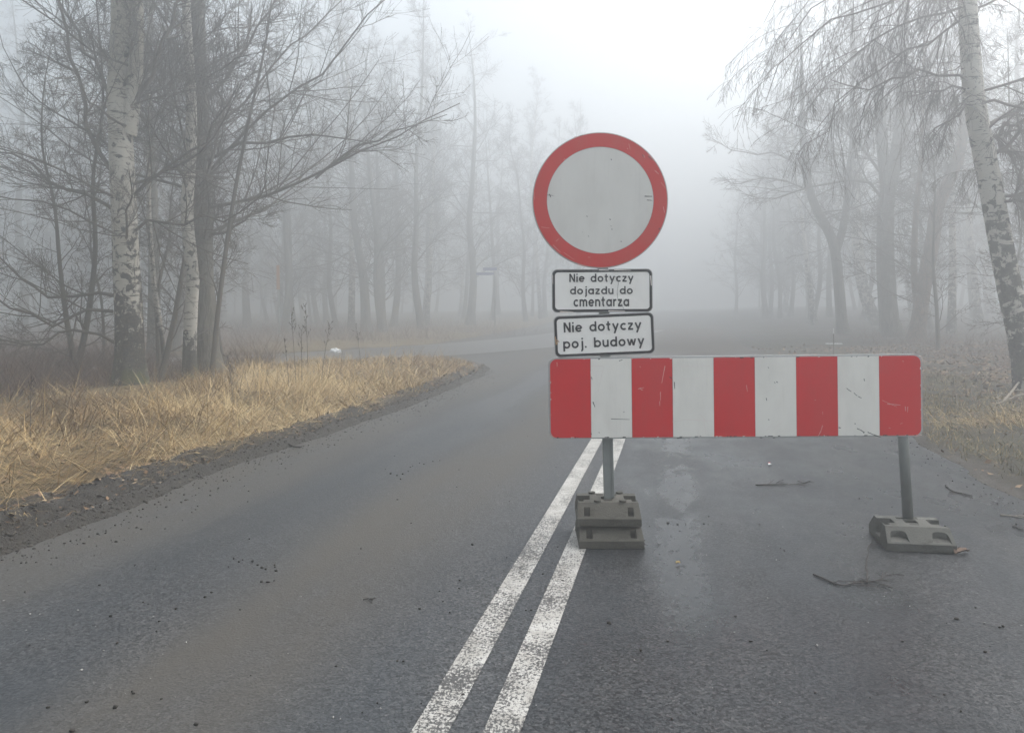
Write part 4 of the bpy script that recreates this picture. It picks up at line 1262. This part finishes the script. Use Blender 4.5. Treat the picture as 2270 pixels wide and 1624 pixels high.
# fallen leaves: small curled quads
def leaves(name, u, v, size, label):
    N = len(u)
    x, y = to_world(u, v)
    z = ground_h(u, v) + 0.006 + 0.012 * rng.random(N)
    a = rng.random(N) * 6.28
    tl = rng.normal(size=(N, 2)) * 0.35
    ex_ = np.stack([np.cos(a), np.sin(a), tl[:, 0]], 1) * size[:, None]
    ey_ = np.stack([-np.sin(a), np.cos(a), tl[:, 1]], 1) * size[:, None] * 0.62
    c = np.stack([x, y, z], 1)
    up = np.array([0, 0, 1.0]) * (size * 0.3 * rng.random(N))[:, None]
    Vv = np.stack([c - ex_ + up, c - ey_ * 0.9, c + ex_ + up * 0.6, c + ey_ * 0.9], 1)
    i = np.arange(N * 4).reshape(N, 4)
    T = np.concatenate([i[:, [0, 1, 3]], i[:, [1, 2, 3]]])
    me = mesh_arrays(name, Vv, None, T, M['leaf'], False, {'tint': np.repeat(np.clip(rng.normal(0.42, 0.26, N), 0, 1), 4)})
    return tag(link(name, me), label, 'leaves', None, 'stuff')
N = 34000
u_ = 2.4 + rng.random(N) ** 0.8 * 12
v_ = 4 + rng.random(N) ** 1.3 * 22
_, s2, _ = zones(u_, v_)
ok = (s2 > -0.1) & (rng.random(N) < 0.25 + 0.75 * sstep(0.6, 3.0, s2))
u_, v_ = u_[ok], v_[ok]
leaves('leaf_litter', u_, v_, (0.014 + 0.022 * rng.random(len(u_))) * np.clip(v_ / 9, 1, 1.8), 'brown leaf litter on the ground right of the closed lane')

N = 9000
v_ = 2.8 + rng.random(N) ** 1.3 * 16
u_ = left_edge(v_) - 0.15 - rng.random(N) ** 1.2 * 6
leaves('verge_leaves', u_, v_, (0.012 + 0.020 * rng.random(N)) * np.clip(v_ / 9, 1, 1.8), 'dead brown leaves among the dry grass of the left verge')

# brambles: arching reddish stems around the trees
def brambles(name, u, v, h, label):
    N = len(u)
    x, y = to_world(u, v)
    z = ground_h(u, v) - 0.02
    me = blades(name, x, y, z, h, 0.006 + 0.006 * rng.random(N), rng.random(N) * 6.28, np.clip(0.35 + 0.35 * rng.random(N), 0, 1.1), np.clip(rng.normal(0.5, 0.25, N), 0, 1), M['bramble'], 4)
    return tag(link(name, me), label, 'undergrowth', None, 'stuff')
N = 90000
u_ = -9.2 - rng.random(N) ** 1.2 * 13
v_ = 8.5 + rng.random(N) * 12
x_, y_ = to_world(u_, v_)
s1, _, s3 = zones(u_, v_)
patch = fbm(u_, v_, 0.55, 3, 71)
lim = x_ / y_ * FPX + PX
ok = (s3 > 0.7) & (lim < 560 + 60 * patch) & (y_ > 11.5 - 1.3 * patch) & (rng.random(N) < 0.30 + 0.7 * sstep(-0.3, 0.4, patch))
u_, v_ = u_[ok], v_[ok]
brambles('bramble_thicket', u_, v_, (0.30 + 0.60 * rng.random(len(u_)) ** 1.4) * np.clip(1 + 0.4 * patch[ok], 0.5, 1.5), 'reddish brown bramble thicket around the birches on the left verge')
N = 26000
u_ = 6.0 + rng.random(N) * 16
v_ = 11 + rng.random(N) ** 1.1 * 22
patch = fbm(u_, v_, 0.5, 3, 75)
ok = (rng.random(N) < sstep(-0.1, 0.5, patch))
u_, v_ = u_[ok], v_[ok]
brambles('undergrowth', u_, v_, 0.15 + 0.7 * rng.random(len(u_)) ** 2, 'thin brown undergrowth in the wood right of the barrier')
N = 26000
u_ = -34 + rng.random(N) * 27
v_ = 21 + rng.random(N) ** 1.1 * 22
s1, _, s3 = zones(u_, v_)
patch = fbm(u_, v_, 0.4, 3, 79)
far_side = np.array([side_dist(np.array([a]), np.array([b_ - 1.0]))[0] < side_dist(np.array([a]), np.array([b_]))[0] for a, b_ in zip(u_[:1], v_[:1])])
ok = (s3 > 0.6) & (rng.random(N) < 0.25 + 0.75 * sstep(-0.2, 0.5, patch))
u_, v_ = u_[ok], v_[ok]
x_, y_ = to_world(u_, v_)
# only beyond the side road
sdn = side_dist(u_ + 1.5 * SA, v_ - 1.5 * CA)
ok = sdn < side_dist(u_, v_)
brambles('far_undergrowth', u_[ok], v_[ok], 0.3 + 1.0 * rng.random(ok.sum()) ** 1.6, 'brownish undergrowth at the foot of the foggy trees beyond the side road')

# ------------------------------------------------------------------ dry weeds on the verge
def weed(px, py, h, dep, seed, label):
    gg = np.random.default_rng(seed)
    b = base_at(px, dep)
    t = thing('dry_weed', b, label, 'weed', 'dry weed stalks on the verge')
    lean = gg.normal(size=2) * 0.10
    P = resample([(0, 0, -0.02), (lean[0] * 0.3 * h, lean[1] * 0.3 * h, h * 0.4), (lean[0] * h, lean[1] * h, h)], 8)
    stem = (P[None], np.linspace(0.0055, 0.0025, 8)[None])
    v, q = tubes([(*stem, 5)])
    link('stem', mesh_arrays('stem', v, q, None, M['twig_red'], True), t, False)
    P2, R2 = spawn(*stem, 9, 0.62, 1.0, 32, 8, 0.20, 4, 0.12, 0.10, 0.7, gg)
    P3, R3 = spawn(P2, R2, 5, 0.4, 1.0, 35, 10, 0.35, 3, 0.1, 0.05, 0.8, gg, lmin=0.02)
    v, q = tubes([(P2, np.maximum(R2, 0.0022), 3), (P3, np.maximum(R3, 0.0030), 3)])
    link('seed_head', mesh_arrays('seed_head', v, q, None, M['twig_red'], True), t, False)
for i, (px, dep, h, lab) in enumerate(((655, 11.6, 1.25, 'tall dry weed stalk leaning right, tallest of the clump on the grass'), (668, 11.4, 0.95, 'dry weed stalk in the middle of the clump on the grass'),
                                       (682, 11.9, 1.30, 'thin upright dry weed at the right of the clump on the grass'), (640, 11.2, 0.80, 'short dry weed at the left foot of the clump'),
                                       (800, 15.5, 0.95, 'single dry weed stalk near the side road, right of the clump'), (710, 12.6, 1.05, 'dry weed stalk standing apart to the right of the clump'),
                                       (515, 10.8, 0.65, 'short dry weed below the thin leaning tree'), (64, 7.6, 0.62, 'dry weed stalk at the left end of the verge grass'))):
    weed(px, 0, h, dep, 300 + i, lab)

# ------------------------------------------------------------------ small things on the road and the verges
def twig_obj(name, pts, r0, r1, mat, label, branches=6, seed=1, cat='twig', ratio=0.3, group='twigs fallen on the road'):
    gg = np.random.default_rng(seed)
    W = [np.array(p) for p in pts]
    base = Vector(W[0])
    P = resample([w - W[0] for w in W], 12)
    P[1:, :2] += gg.normal(size=(11, 2)) * 0.004
    S = (P[None], np.linspace(r0, r1, 12)[None])
    sets = [(*S, 6)]
    if branches:
        P2, R2 = spawn(*S, branches, 0.2, 0.98, 45, 12, ratio, 5, 0.14, 0.0, 0.6, gg)
        P2[:, :, 2] = P2[:, :1, 2] + np.abs(P2[:, :, 2] - P2[:, :1, 2]) * 0.25
        P3, R3 = spawn(P2, R2, 3, 0.3, 1.0, 40, 10, 0.4, 3, 0.1, 0.0, 0.7, gg)
        P3[:, :, 2] = np.maximum(P3[:, :1, 2] + (P3[:, :, 2] - P3[:, :1, 2]) * 0.3, 0.0)
        sets += [(P2, np.maximum(R2, 0.0020), 4), (P3, np.maximum(R3, 0.0015), 3)]
    v, q = tubes(sets)
    o = bpy.data.objects.new(name, mesh_arrays(name, v, q, None, mat, True))
    COL.objects.link(o)
    o.location = base
    return tag(o, label, cat, group)
G = lambda px, py, z=0.006: tuple(on_ground(px, py, z))
twig_obj('fallen_twig', [G(1803, 1272), G(1845, 1290), G(1870, 1297), G(1920, 1288), G(1950, 1284), G(1966, 1267, 0.012)], 0.0046, 0.0024, M['dark_twig'], 'forked black twig lying on the asphalt in front of the single base block', 7, 3)
twig_obj('fallen_twig', [G(1924, 1290, 0.012), G(1921, 1262, 0.02), G(1926, 1222, 0.02), G(1934, 1196, 0.018)], 0.0045, 0.0026, M['dark_twig'], 'straight thin twig pointing at the corner of the single base block', 0, 4)
twig_obj('fallen_twig', [G(1675, 1074), G(1710, 1073), G(1750, 1073), G(1790, 1070)], 0.0058, 0.0022, M['dark_twig'], 'brushy twig lying on the road under the middle of the barrier', 8, 5, ratio=0.4)
twig_obj('fallen_twig', [G(2097, 1075), G(2110, 1087), G(2135, 1094), G(2156, 1098)], 0.0085, 0.0045, M['dark_twig'], 'bent twig on the road edge right of the post', 2, 6)
twig_obj('fallen_twig', [G(2218, 1140), G(2245, 1143), G(2275, 1148)], 0.005, 0.003, M['wood_pale'], 'pale stick where the right verge meets the asphalt', 1, 8)
twig_obj('fallen_twig', [G(2245, 1163), G(2262, 1172), G(2285, 1180)], 0.005, 0.003, M['dark_twig'], 'short dark stick at the right picture edge by the asphalt', 1, 9)
twig_obj('fallen_twig', [G(806, 1328), G(818, 1326), G(830, 1328)], 0.003, 0.0015, M['dark_twig'], 'tiny dark twig lying in the open lane', 1, 10)
twig_obj('fallen_twig', [G(640, 984, 0.02), G(655, 990, 0.02), G(668, 990, 0.02)], 0.012, 0.008, M['dark_twig'], 'stubby dark stick on the mud at the left road edge', 1, 12)
for i, (pts, r, lab) in enumerate((([(2222, 905, 0.03), (2250, 880, 0.10), (2290, 850, 0.25)], 0.020, 'steepest grey fallen branch at the foot of the leaning birch'),
                                   ([(2195, 914, 0.02), (2240, 900, 0.06), (2290, 888, 0.10)], 0.016, 'middle grey fallen branch at the foot of the leaning birch'),
                                   ([(2196, 915, 0.03), (2240, 926, 0.05), (2290, 934, 0.05)], 0.014, 'lowest fallen branch pointing right at the foot of the leaning birch'))):
    twig_obj('fallen_branch', [tuple(on_ground(x, y) * 0.995 + Vector((0, 0, z + 0.05))) for x, y, z in pts], r, r * 0.6, M['wood_pale'], lab, 3, 20 + i, 'branch', 0.4, 'fallen branches under the leaning birch')
for px, py, px2, py2, s_, lab in ((2160, 905, 2175, 860, 30, 'thin pale stick leaning in the litter right of the barrier'), (2125, 912, 2132, 885, 31, 'small curved stick in the litter just right of the barrier')):
    p_ = on_ground(px, py)
    twig_obj('stick', [tuple(p_ + Vector((0, 0, 0.02))), tuple(p_ + Vector((0.03, 0.1, 0.16))), tuple(p_ + Vector((0.07, 0.2, 0.33)))], 0.007, 0.004, M['wood_pale'], lab, 0, s_, 'stick', 0.3, 'sticks in the litter')

# curled piece of bark beside the right base block
def patch_mesh(name, L, W, curl, mat, nx=8, ny=4, seed=0, th=0.003):
    gg = np.random.default_rng(seed)
    v, f = [], []
    for s_ in (0, 1):
        for i in range(nx + 1):
            for j in range(ny + 1):
                x = (i / nx - 0.5) * L
                w = W * (0.45 + 0.55 * math.sin(math.pi * (i + 0.6) / (nx + 1.2)))
                y = (j / ny - 0.5) * w + gg.normal() * W * 0.04
                v.append((x, y, 0.004 + curl * (4 * (j / ny - 0.5) ** 2) + curl * 0.6 * math.sin(3 * i / nx) + s_ * th + abs(gg.normal()) * 0.001))
    n = (nx + 1) * (ny + 1)
    for i in range(nx):
        for j in range(ny):
            a = i * (ny + 1) + j
            f.append([a, a + 1, a + ny + 2, a + ny + 1][::-1])
            f.append([a + n, a + n + 1, a + n + ny + 2, a + n + ny + 1])
    rim = [j for j in range(ny + 1)] + [i * (ny + 1) + ny for i in range(1, nx + 1)] + [nx * (ny + 1) + j for j in range(ny - 1, -1, -1)] + [i * (ny + 1) for i in range(nx - 1, 0, -1)]
    for a, b_ in zip(rim, rim[1:] + rim[:1]): f.append([a, b_, b_ + n, a + n])
    return mesh_py(name, v, f, mat, True)
def flat_thing(name, me, px, py, rz, label, cat, z=0.003, tilt=0.0):
    o = bpy.data.objects.new(name, me)
    COL.objects.link(o)
    o.location = on_ground(px, py, z)
    o.rotation_euler = (tilt, 0, rz)
    return tag(o, label, cat)
flat_thing('bark_piece', patch_mesh('bark_piece', 0.105, 0.042, 0.014, m_plain('bark_scrap', (0.115, 0.075, 0.052), 0.9, 0.5, 40), seed=2), 2132, 1227, R(24), 'curled brown scrap of bark beside the single base block', 'bark')
flat_thing('paper_scrap', patch_mesh('paper_scrap', 0.030, 0.024, 0.006, M['bag'], 5, 3, 4), 1707, 1031, R(20), 'tiny white scrap with a red patch on the closed lane', 'litter')
s_ = flat_thing('crushed_can', patch_mesh('crushed_can', 0.018, 0.014, 0.005, M['red'], 4, 3, 5), 1705.5, 1028, R(50), 'tiny red scrap lying against the white one on the closed lane', 'litter', 0.008)
s_.name = 'plastic_scrap'
s_['label'] = 'tiny red scrap lying against the white one on the closed lane'
flat_thing('fallen_leaf', patch_mesh('fallen_leaf', 0.024, 0.016, 0.005, M['yellow_leaf'], 5, 3, 6), 1503, 1250, R(10), 'small yellowish leaf lying on the wet streak right of the stacked blocks', 'leaf')

# dirt clods and grit on the asphalt
def lumps(name, pts, size, mat, label, cat):
    ico = [(0, 0, 1), (0.894, 0, 0.447), (0.276, 0.851, 0.447), (-0.724, 0.526, 0.447), (-0.724, -0.526, 0.447), (0.276, -0.851, 0.447),
           (0.724, 0.526, -0.447), (-0.276, 0.851, -0.447), (-0.894, 0, -0.447), (-0.276, -0.851, -0.447), (0.724, -0.526, -0.447), (0, 0, -1)]
    tri = [(0, 1, 2), (0, 2, 3), (0, 3, 4), (0, 4, 5), (0, 5, 1), (1, 6, 2), (2, 7, 3), (3, 8, 4), (4, 9, 5), (5, 10, 1), (6, 7, 2), (7, 8, 3), (8, 9, 4), (9, 10, 5), (10, 6, 1), (11, 7, 6), (11, 8, 7), (11, 9, 8), (11, 10, 9), (11, 6, 10)]
    I = np.array(ico)
    N = len(pts)
    S = np.asarray(size)[:, None] * (0.6 + 0.8 * rng.random((N, 3))) * np.array([1, 1, 0.6])
    Vv = np.asarray(pts)[:, None, :] + I[None] * S[:, None, :] * (0.75 + 0.5 * rng.random((N, 12, 1)))
    T = np.array(tri)[None] + (np.arange(N) * 12)[:, None, None]
    return tag(link(name, mesh_arrays(name, Vv, None, T, mat, False)), label, cat, None, 'stuff')
cl = [(880, 1053), (893, 1050), (910, 1035), (915, 1032), (940, 1028), (960, 1022), (975, 1020), (866, 1049), (905, 1044), (930, 1026), (888, 1061), (518, 1237), (530, 1244), (538, 1240), (560, 1243), (571, 1251), (581, 1257), (589, 1260), (609, 1251), (610, 1256), (612, 1264), (608, 1286), (594, 1289), (580, 1288),
      (317, 1334), (390, 1348), (1047, 1206), (245, 1364), (353, 1376), (469, 1312), (454, 1322), (532, 1350), (293, 1531), (296, 1535), (347, 1398), (192, 1554), (255, 1566), (107, 1566), (435, 1603), (160, 1618), (1018, 1303), (1019, 1285), (982, 1332), (930, 1348), (745, 1475), (800, 1215), (1000, 1390), (1905, 1104), (1730, 1214), (1560, 1160), (1502, 1161), (1480, 1158), (1520, 1160), (1440, 1166), (1600, 1161), (1570, 1162),
      (1630, 1365), (1480, 1420), (1350, 1380), (1420, 1440), (2120, 1370), (2000, 1420), (1700, 1440), (2224, 1387), (2215, 1389)]
pts, szs = [], []
for x, y in cl:
    p = on_ground(x, y, 0.004)
    pts.append(tuple(p))
    szs.append(0.004 + 0.006 * rng.random())
for _ in range(220):
    u, v = -3.7 + 6.0 * rng.random() ** 1.1, 2.4 + rng.random() ** 1.4 * 11
    x, y = to_world(u, v)
    pts.append((x, y, 0.003))
    szs.append(0.0025 + 0.0045 * rng.random() ** 2)
for _ in range(1500):
    v = 2.5 + rng.random() ** 1.2 * 14
    u = float(left_edge(np.array([v]))[0]) + 0.05 + abs(rng.normal()) * 0.22
    x, y = to_world(u, v)
    pts.append((x, y, 0.004))
    szs.append(0.0022 + 0.0065 * rng.random() ** 2.5)
for _ in range(600):
    v = 3.2 + rng.random() ** 1.2 * 9
    u = float(right_edge(np.array([v]))[0]) - 0.05 + rng.normal() * 0.20
    x, y = to_world(u, v)
    pts.append((x, y, 0.004))
    szs.append(0.0022 + 0.006 * rng.random() ** 2)
lumps('dirt_clods', pts, szs, M['clod'], 'dark crumbs of dirt scattered over the asphalt', 'dirt')
pts, szs = [], []
cr_v = 2.5 + rng.random(7000) ** 1.3 * 15
cr_u = left_edge(cr_v) + 0.05 - rng.random(7000) * 0.75
cr_x, cr_y = to_world(cr_u, cr_v)
cr_z = ground_h(cr_u, cr_v)
lumps('mud_crumbs', np.stack([cr_x, cr_y, np.maximum(cr_z, 0.0) + 0.002], 1), 0.003 + 0.013 * rng.random(7000) ** 2.6, M['mud'], 'crumbled dark mud along the left road edge', 'mud')
for _ in range(260):
    u, v = -3.6 + 5.9 * rng.random(), 2.4 + rng.random() ** 1.5 * 7
    x, y = to_world(u, v)
    pts.append((x, y, 0.003))
    szs.append(0.0018 + 0.0036 * rng.random() ** 2)
lumps('pale_grit', pts, szs, M['pale_stone'], 'pale specks of grit scattered over the asphalt', 'grit')

# ------------------------------------------------------------------ far signs and litter in the fog
def tube_obj(name, p0, p1, r, mat, parent, n=10):
    P = np.array([[p0, p1]], float)
    v, q = tubes([(P, np.array([[r, r]]), n)])
    return link(name, mesh_arrays(name, v, q, None, mat, True), parent, False)
def box_obj(name, x0, x1, y0, y1, z0, z1, mat, parent):
    v, f = boxv(x0, x1, y0, y1, z0, z1)
    return link(name, mesh_py(name, v, f, mat), parent, False)
d_ = 46.0
b = base_at(1097, d_)
t = thing('street_name_sign', b, 'pole with two small blue street-name plates in the fog by the junction', 'sign')
tube_obj('pole', (0, 0, -0.1), (0, 0, (at(1097, 589, d_) - b).z), 0.04, M['steel'], t)
def sign_plate(px0, px1, py0, py1, dy):
    a_, c_ = at(px0, py1, d_) - b, at(px1, py0, d_) - b
    s_ = box_obj('name_plate', a_.x, c_.x, dy, dy + 0.02, a_.z, c_.z, M['blue'], t)
    for z0, z1 in ((a_.z, a_.z + 0.025), (c_.z - 0.025, c_.z)):
        box_obj('white_edge', a_.x + 0.01, c_.x - 0.01, dy - 0.004, dy, z0, z1, M['bag'], s_)
sign_plate(1071, 1101, 592, 601, -0.06)
sign_plate(1056, 1095, 603, 611, -0.10)
d_ = 36.0
b = base_at(619, d_)
t = thing('marker_post', b, 'thin post with a narrow orange marker panel beyond the side road', 'marker post')
hz_ = (at(619, 588, d_) - b).z
tube_obj('pole', (0, 0, -0.1), (0, 0, hz_ - 0.1), 0.045, M['steel'], t)
box_obj('orange_panel', -0.10, 0.05, -0.06, -0.046, hz_ - 1.15, hz_, M['orange'], t)
# crumpled white bag by the side road
def lump_mesh(name, sx, sy, sz, mat, seed):
    bm = bmesh.new()
    bmesh.ops.create_icosphere(bm, subdivisions=3, radius=1.0)
    gg = np.random.default_rng(seed)
    for v in bm.verts:
        n = 1 + 0.28 * float(fbm(np.array([v.co.x * 2 + seed]), np.array([v.co.y * 2 + v.co.z * 3]), 1.3, 3, seed))
        v.co = Vector((v.co.x * sx * n, v.co.y * sy * n, max(v.co.z, -0.25) * sz * n))
    me = bpy.data.meshes.new(name)
    bm.to_mesh(me)
    bm.free()
    me.materials.append(mat)
    return me
p_ = base_at(743, 24.6)
o = bpy.data.objects.new('plastic_bag', lump_mesh('plastic_bag', 0.17, 0.12, 0.13, M['bag'], 3))
COL.objects.link(o)
o.location = p_ + Vector((0, 0, 0.06))
tag(o, 'crumpled white plastic bag lying at the far edge of the side road', 'bag')
# slender stake and a pale plank behind the barrier
b = base_at(1847, 19.0)
t = thing('stake', b, 'thin stake with a pale tip standing behind the barrier', 'stake')
tube_obj('shaft', (0, 0, -0.05), (0.0, 0, 0.62), 0.011, M['twig'], t, 6)
tube_obj('pale_tip', (0, 0, 0.62), (0.0, 0, 0.76), 0.013, M['bag'], t, 6)
p_ = base_at(1848, 23.0)
o = bpy.data.objects.new('plank', mesh_py('plank', *boxv(-0.24, 0.24, -0.05, 0.05, 0.0, 0.035), M['bag']))
COL.objects.link(o)
o.location = p_ + Vector((0, 0, 0.16))
o.rotation_euler = (0, R(1), R(6))
tag(o, 'short pale plank lying on the dug-up ground behind the barrier', 'plank')

# ------------------------------------------------------------------ fog
k = NT('haze')
for nd in list(k.n):
    if nd != k.out: k.n.remove(nd)
pv = k.n.new('ShaderNodeVolumePrincipled')
pv.inputs['Color'].default_value = (0.925, 0.968, 0.99, 1)
pv.inputs['Density'].default_value = HAZE_DENSITY
pv.inputs['Anisotropy'].default_value = 0.62
pv.inputs['Density Attribute'].default_value = ''
k.l.new(pv.outputs[0], k.out.inputs['Volume'])
k.m.cycles.homogeneous_volume = True
v, f = boxv(-200, 230, -90, 260, -1.2, 24.5)
tag(link('haze', mesh_py('haze', v, f, k.m)), 'even pale fog filling the air over the road and woods', 'fog', None, 'stuff')
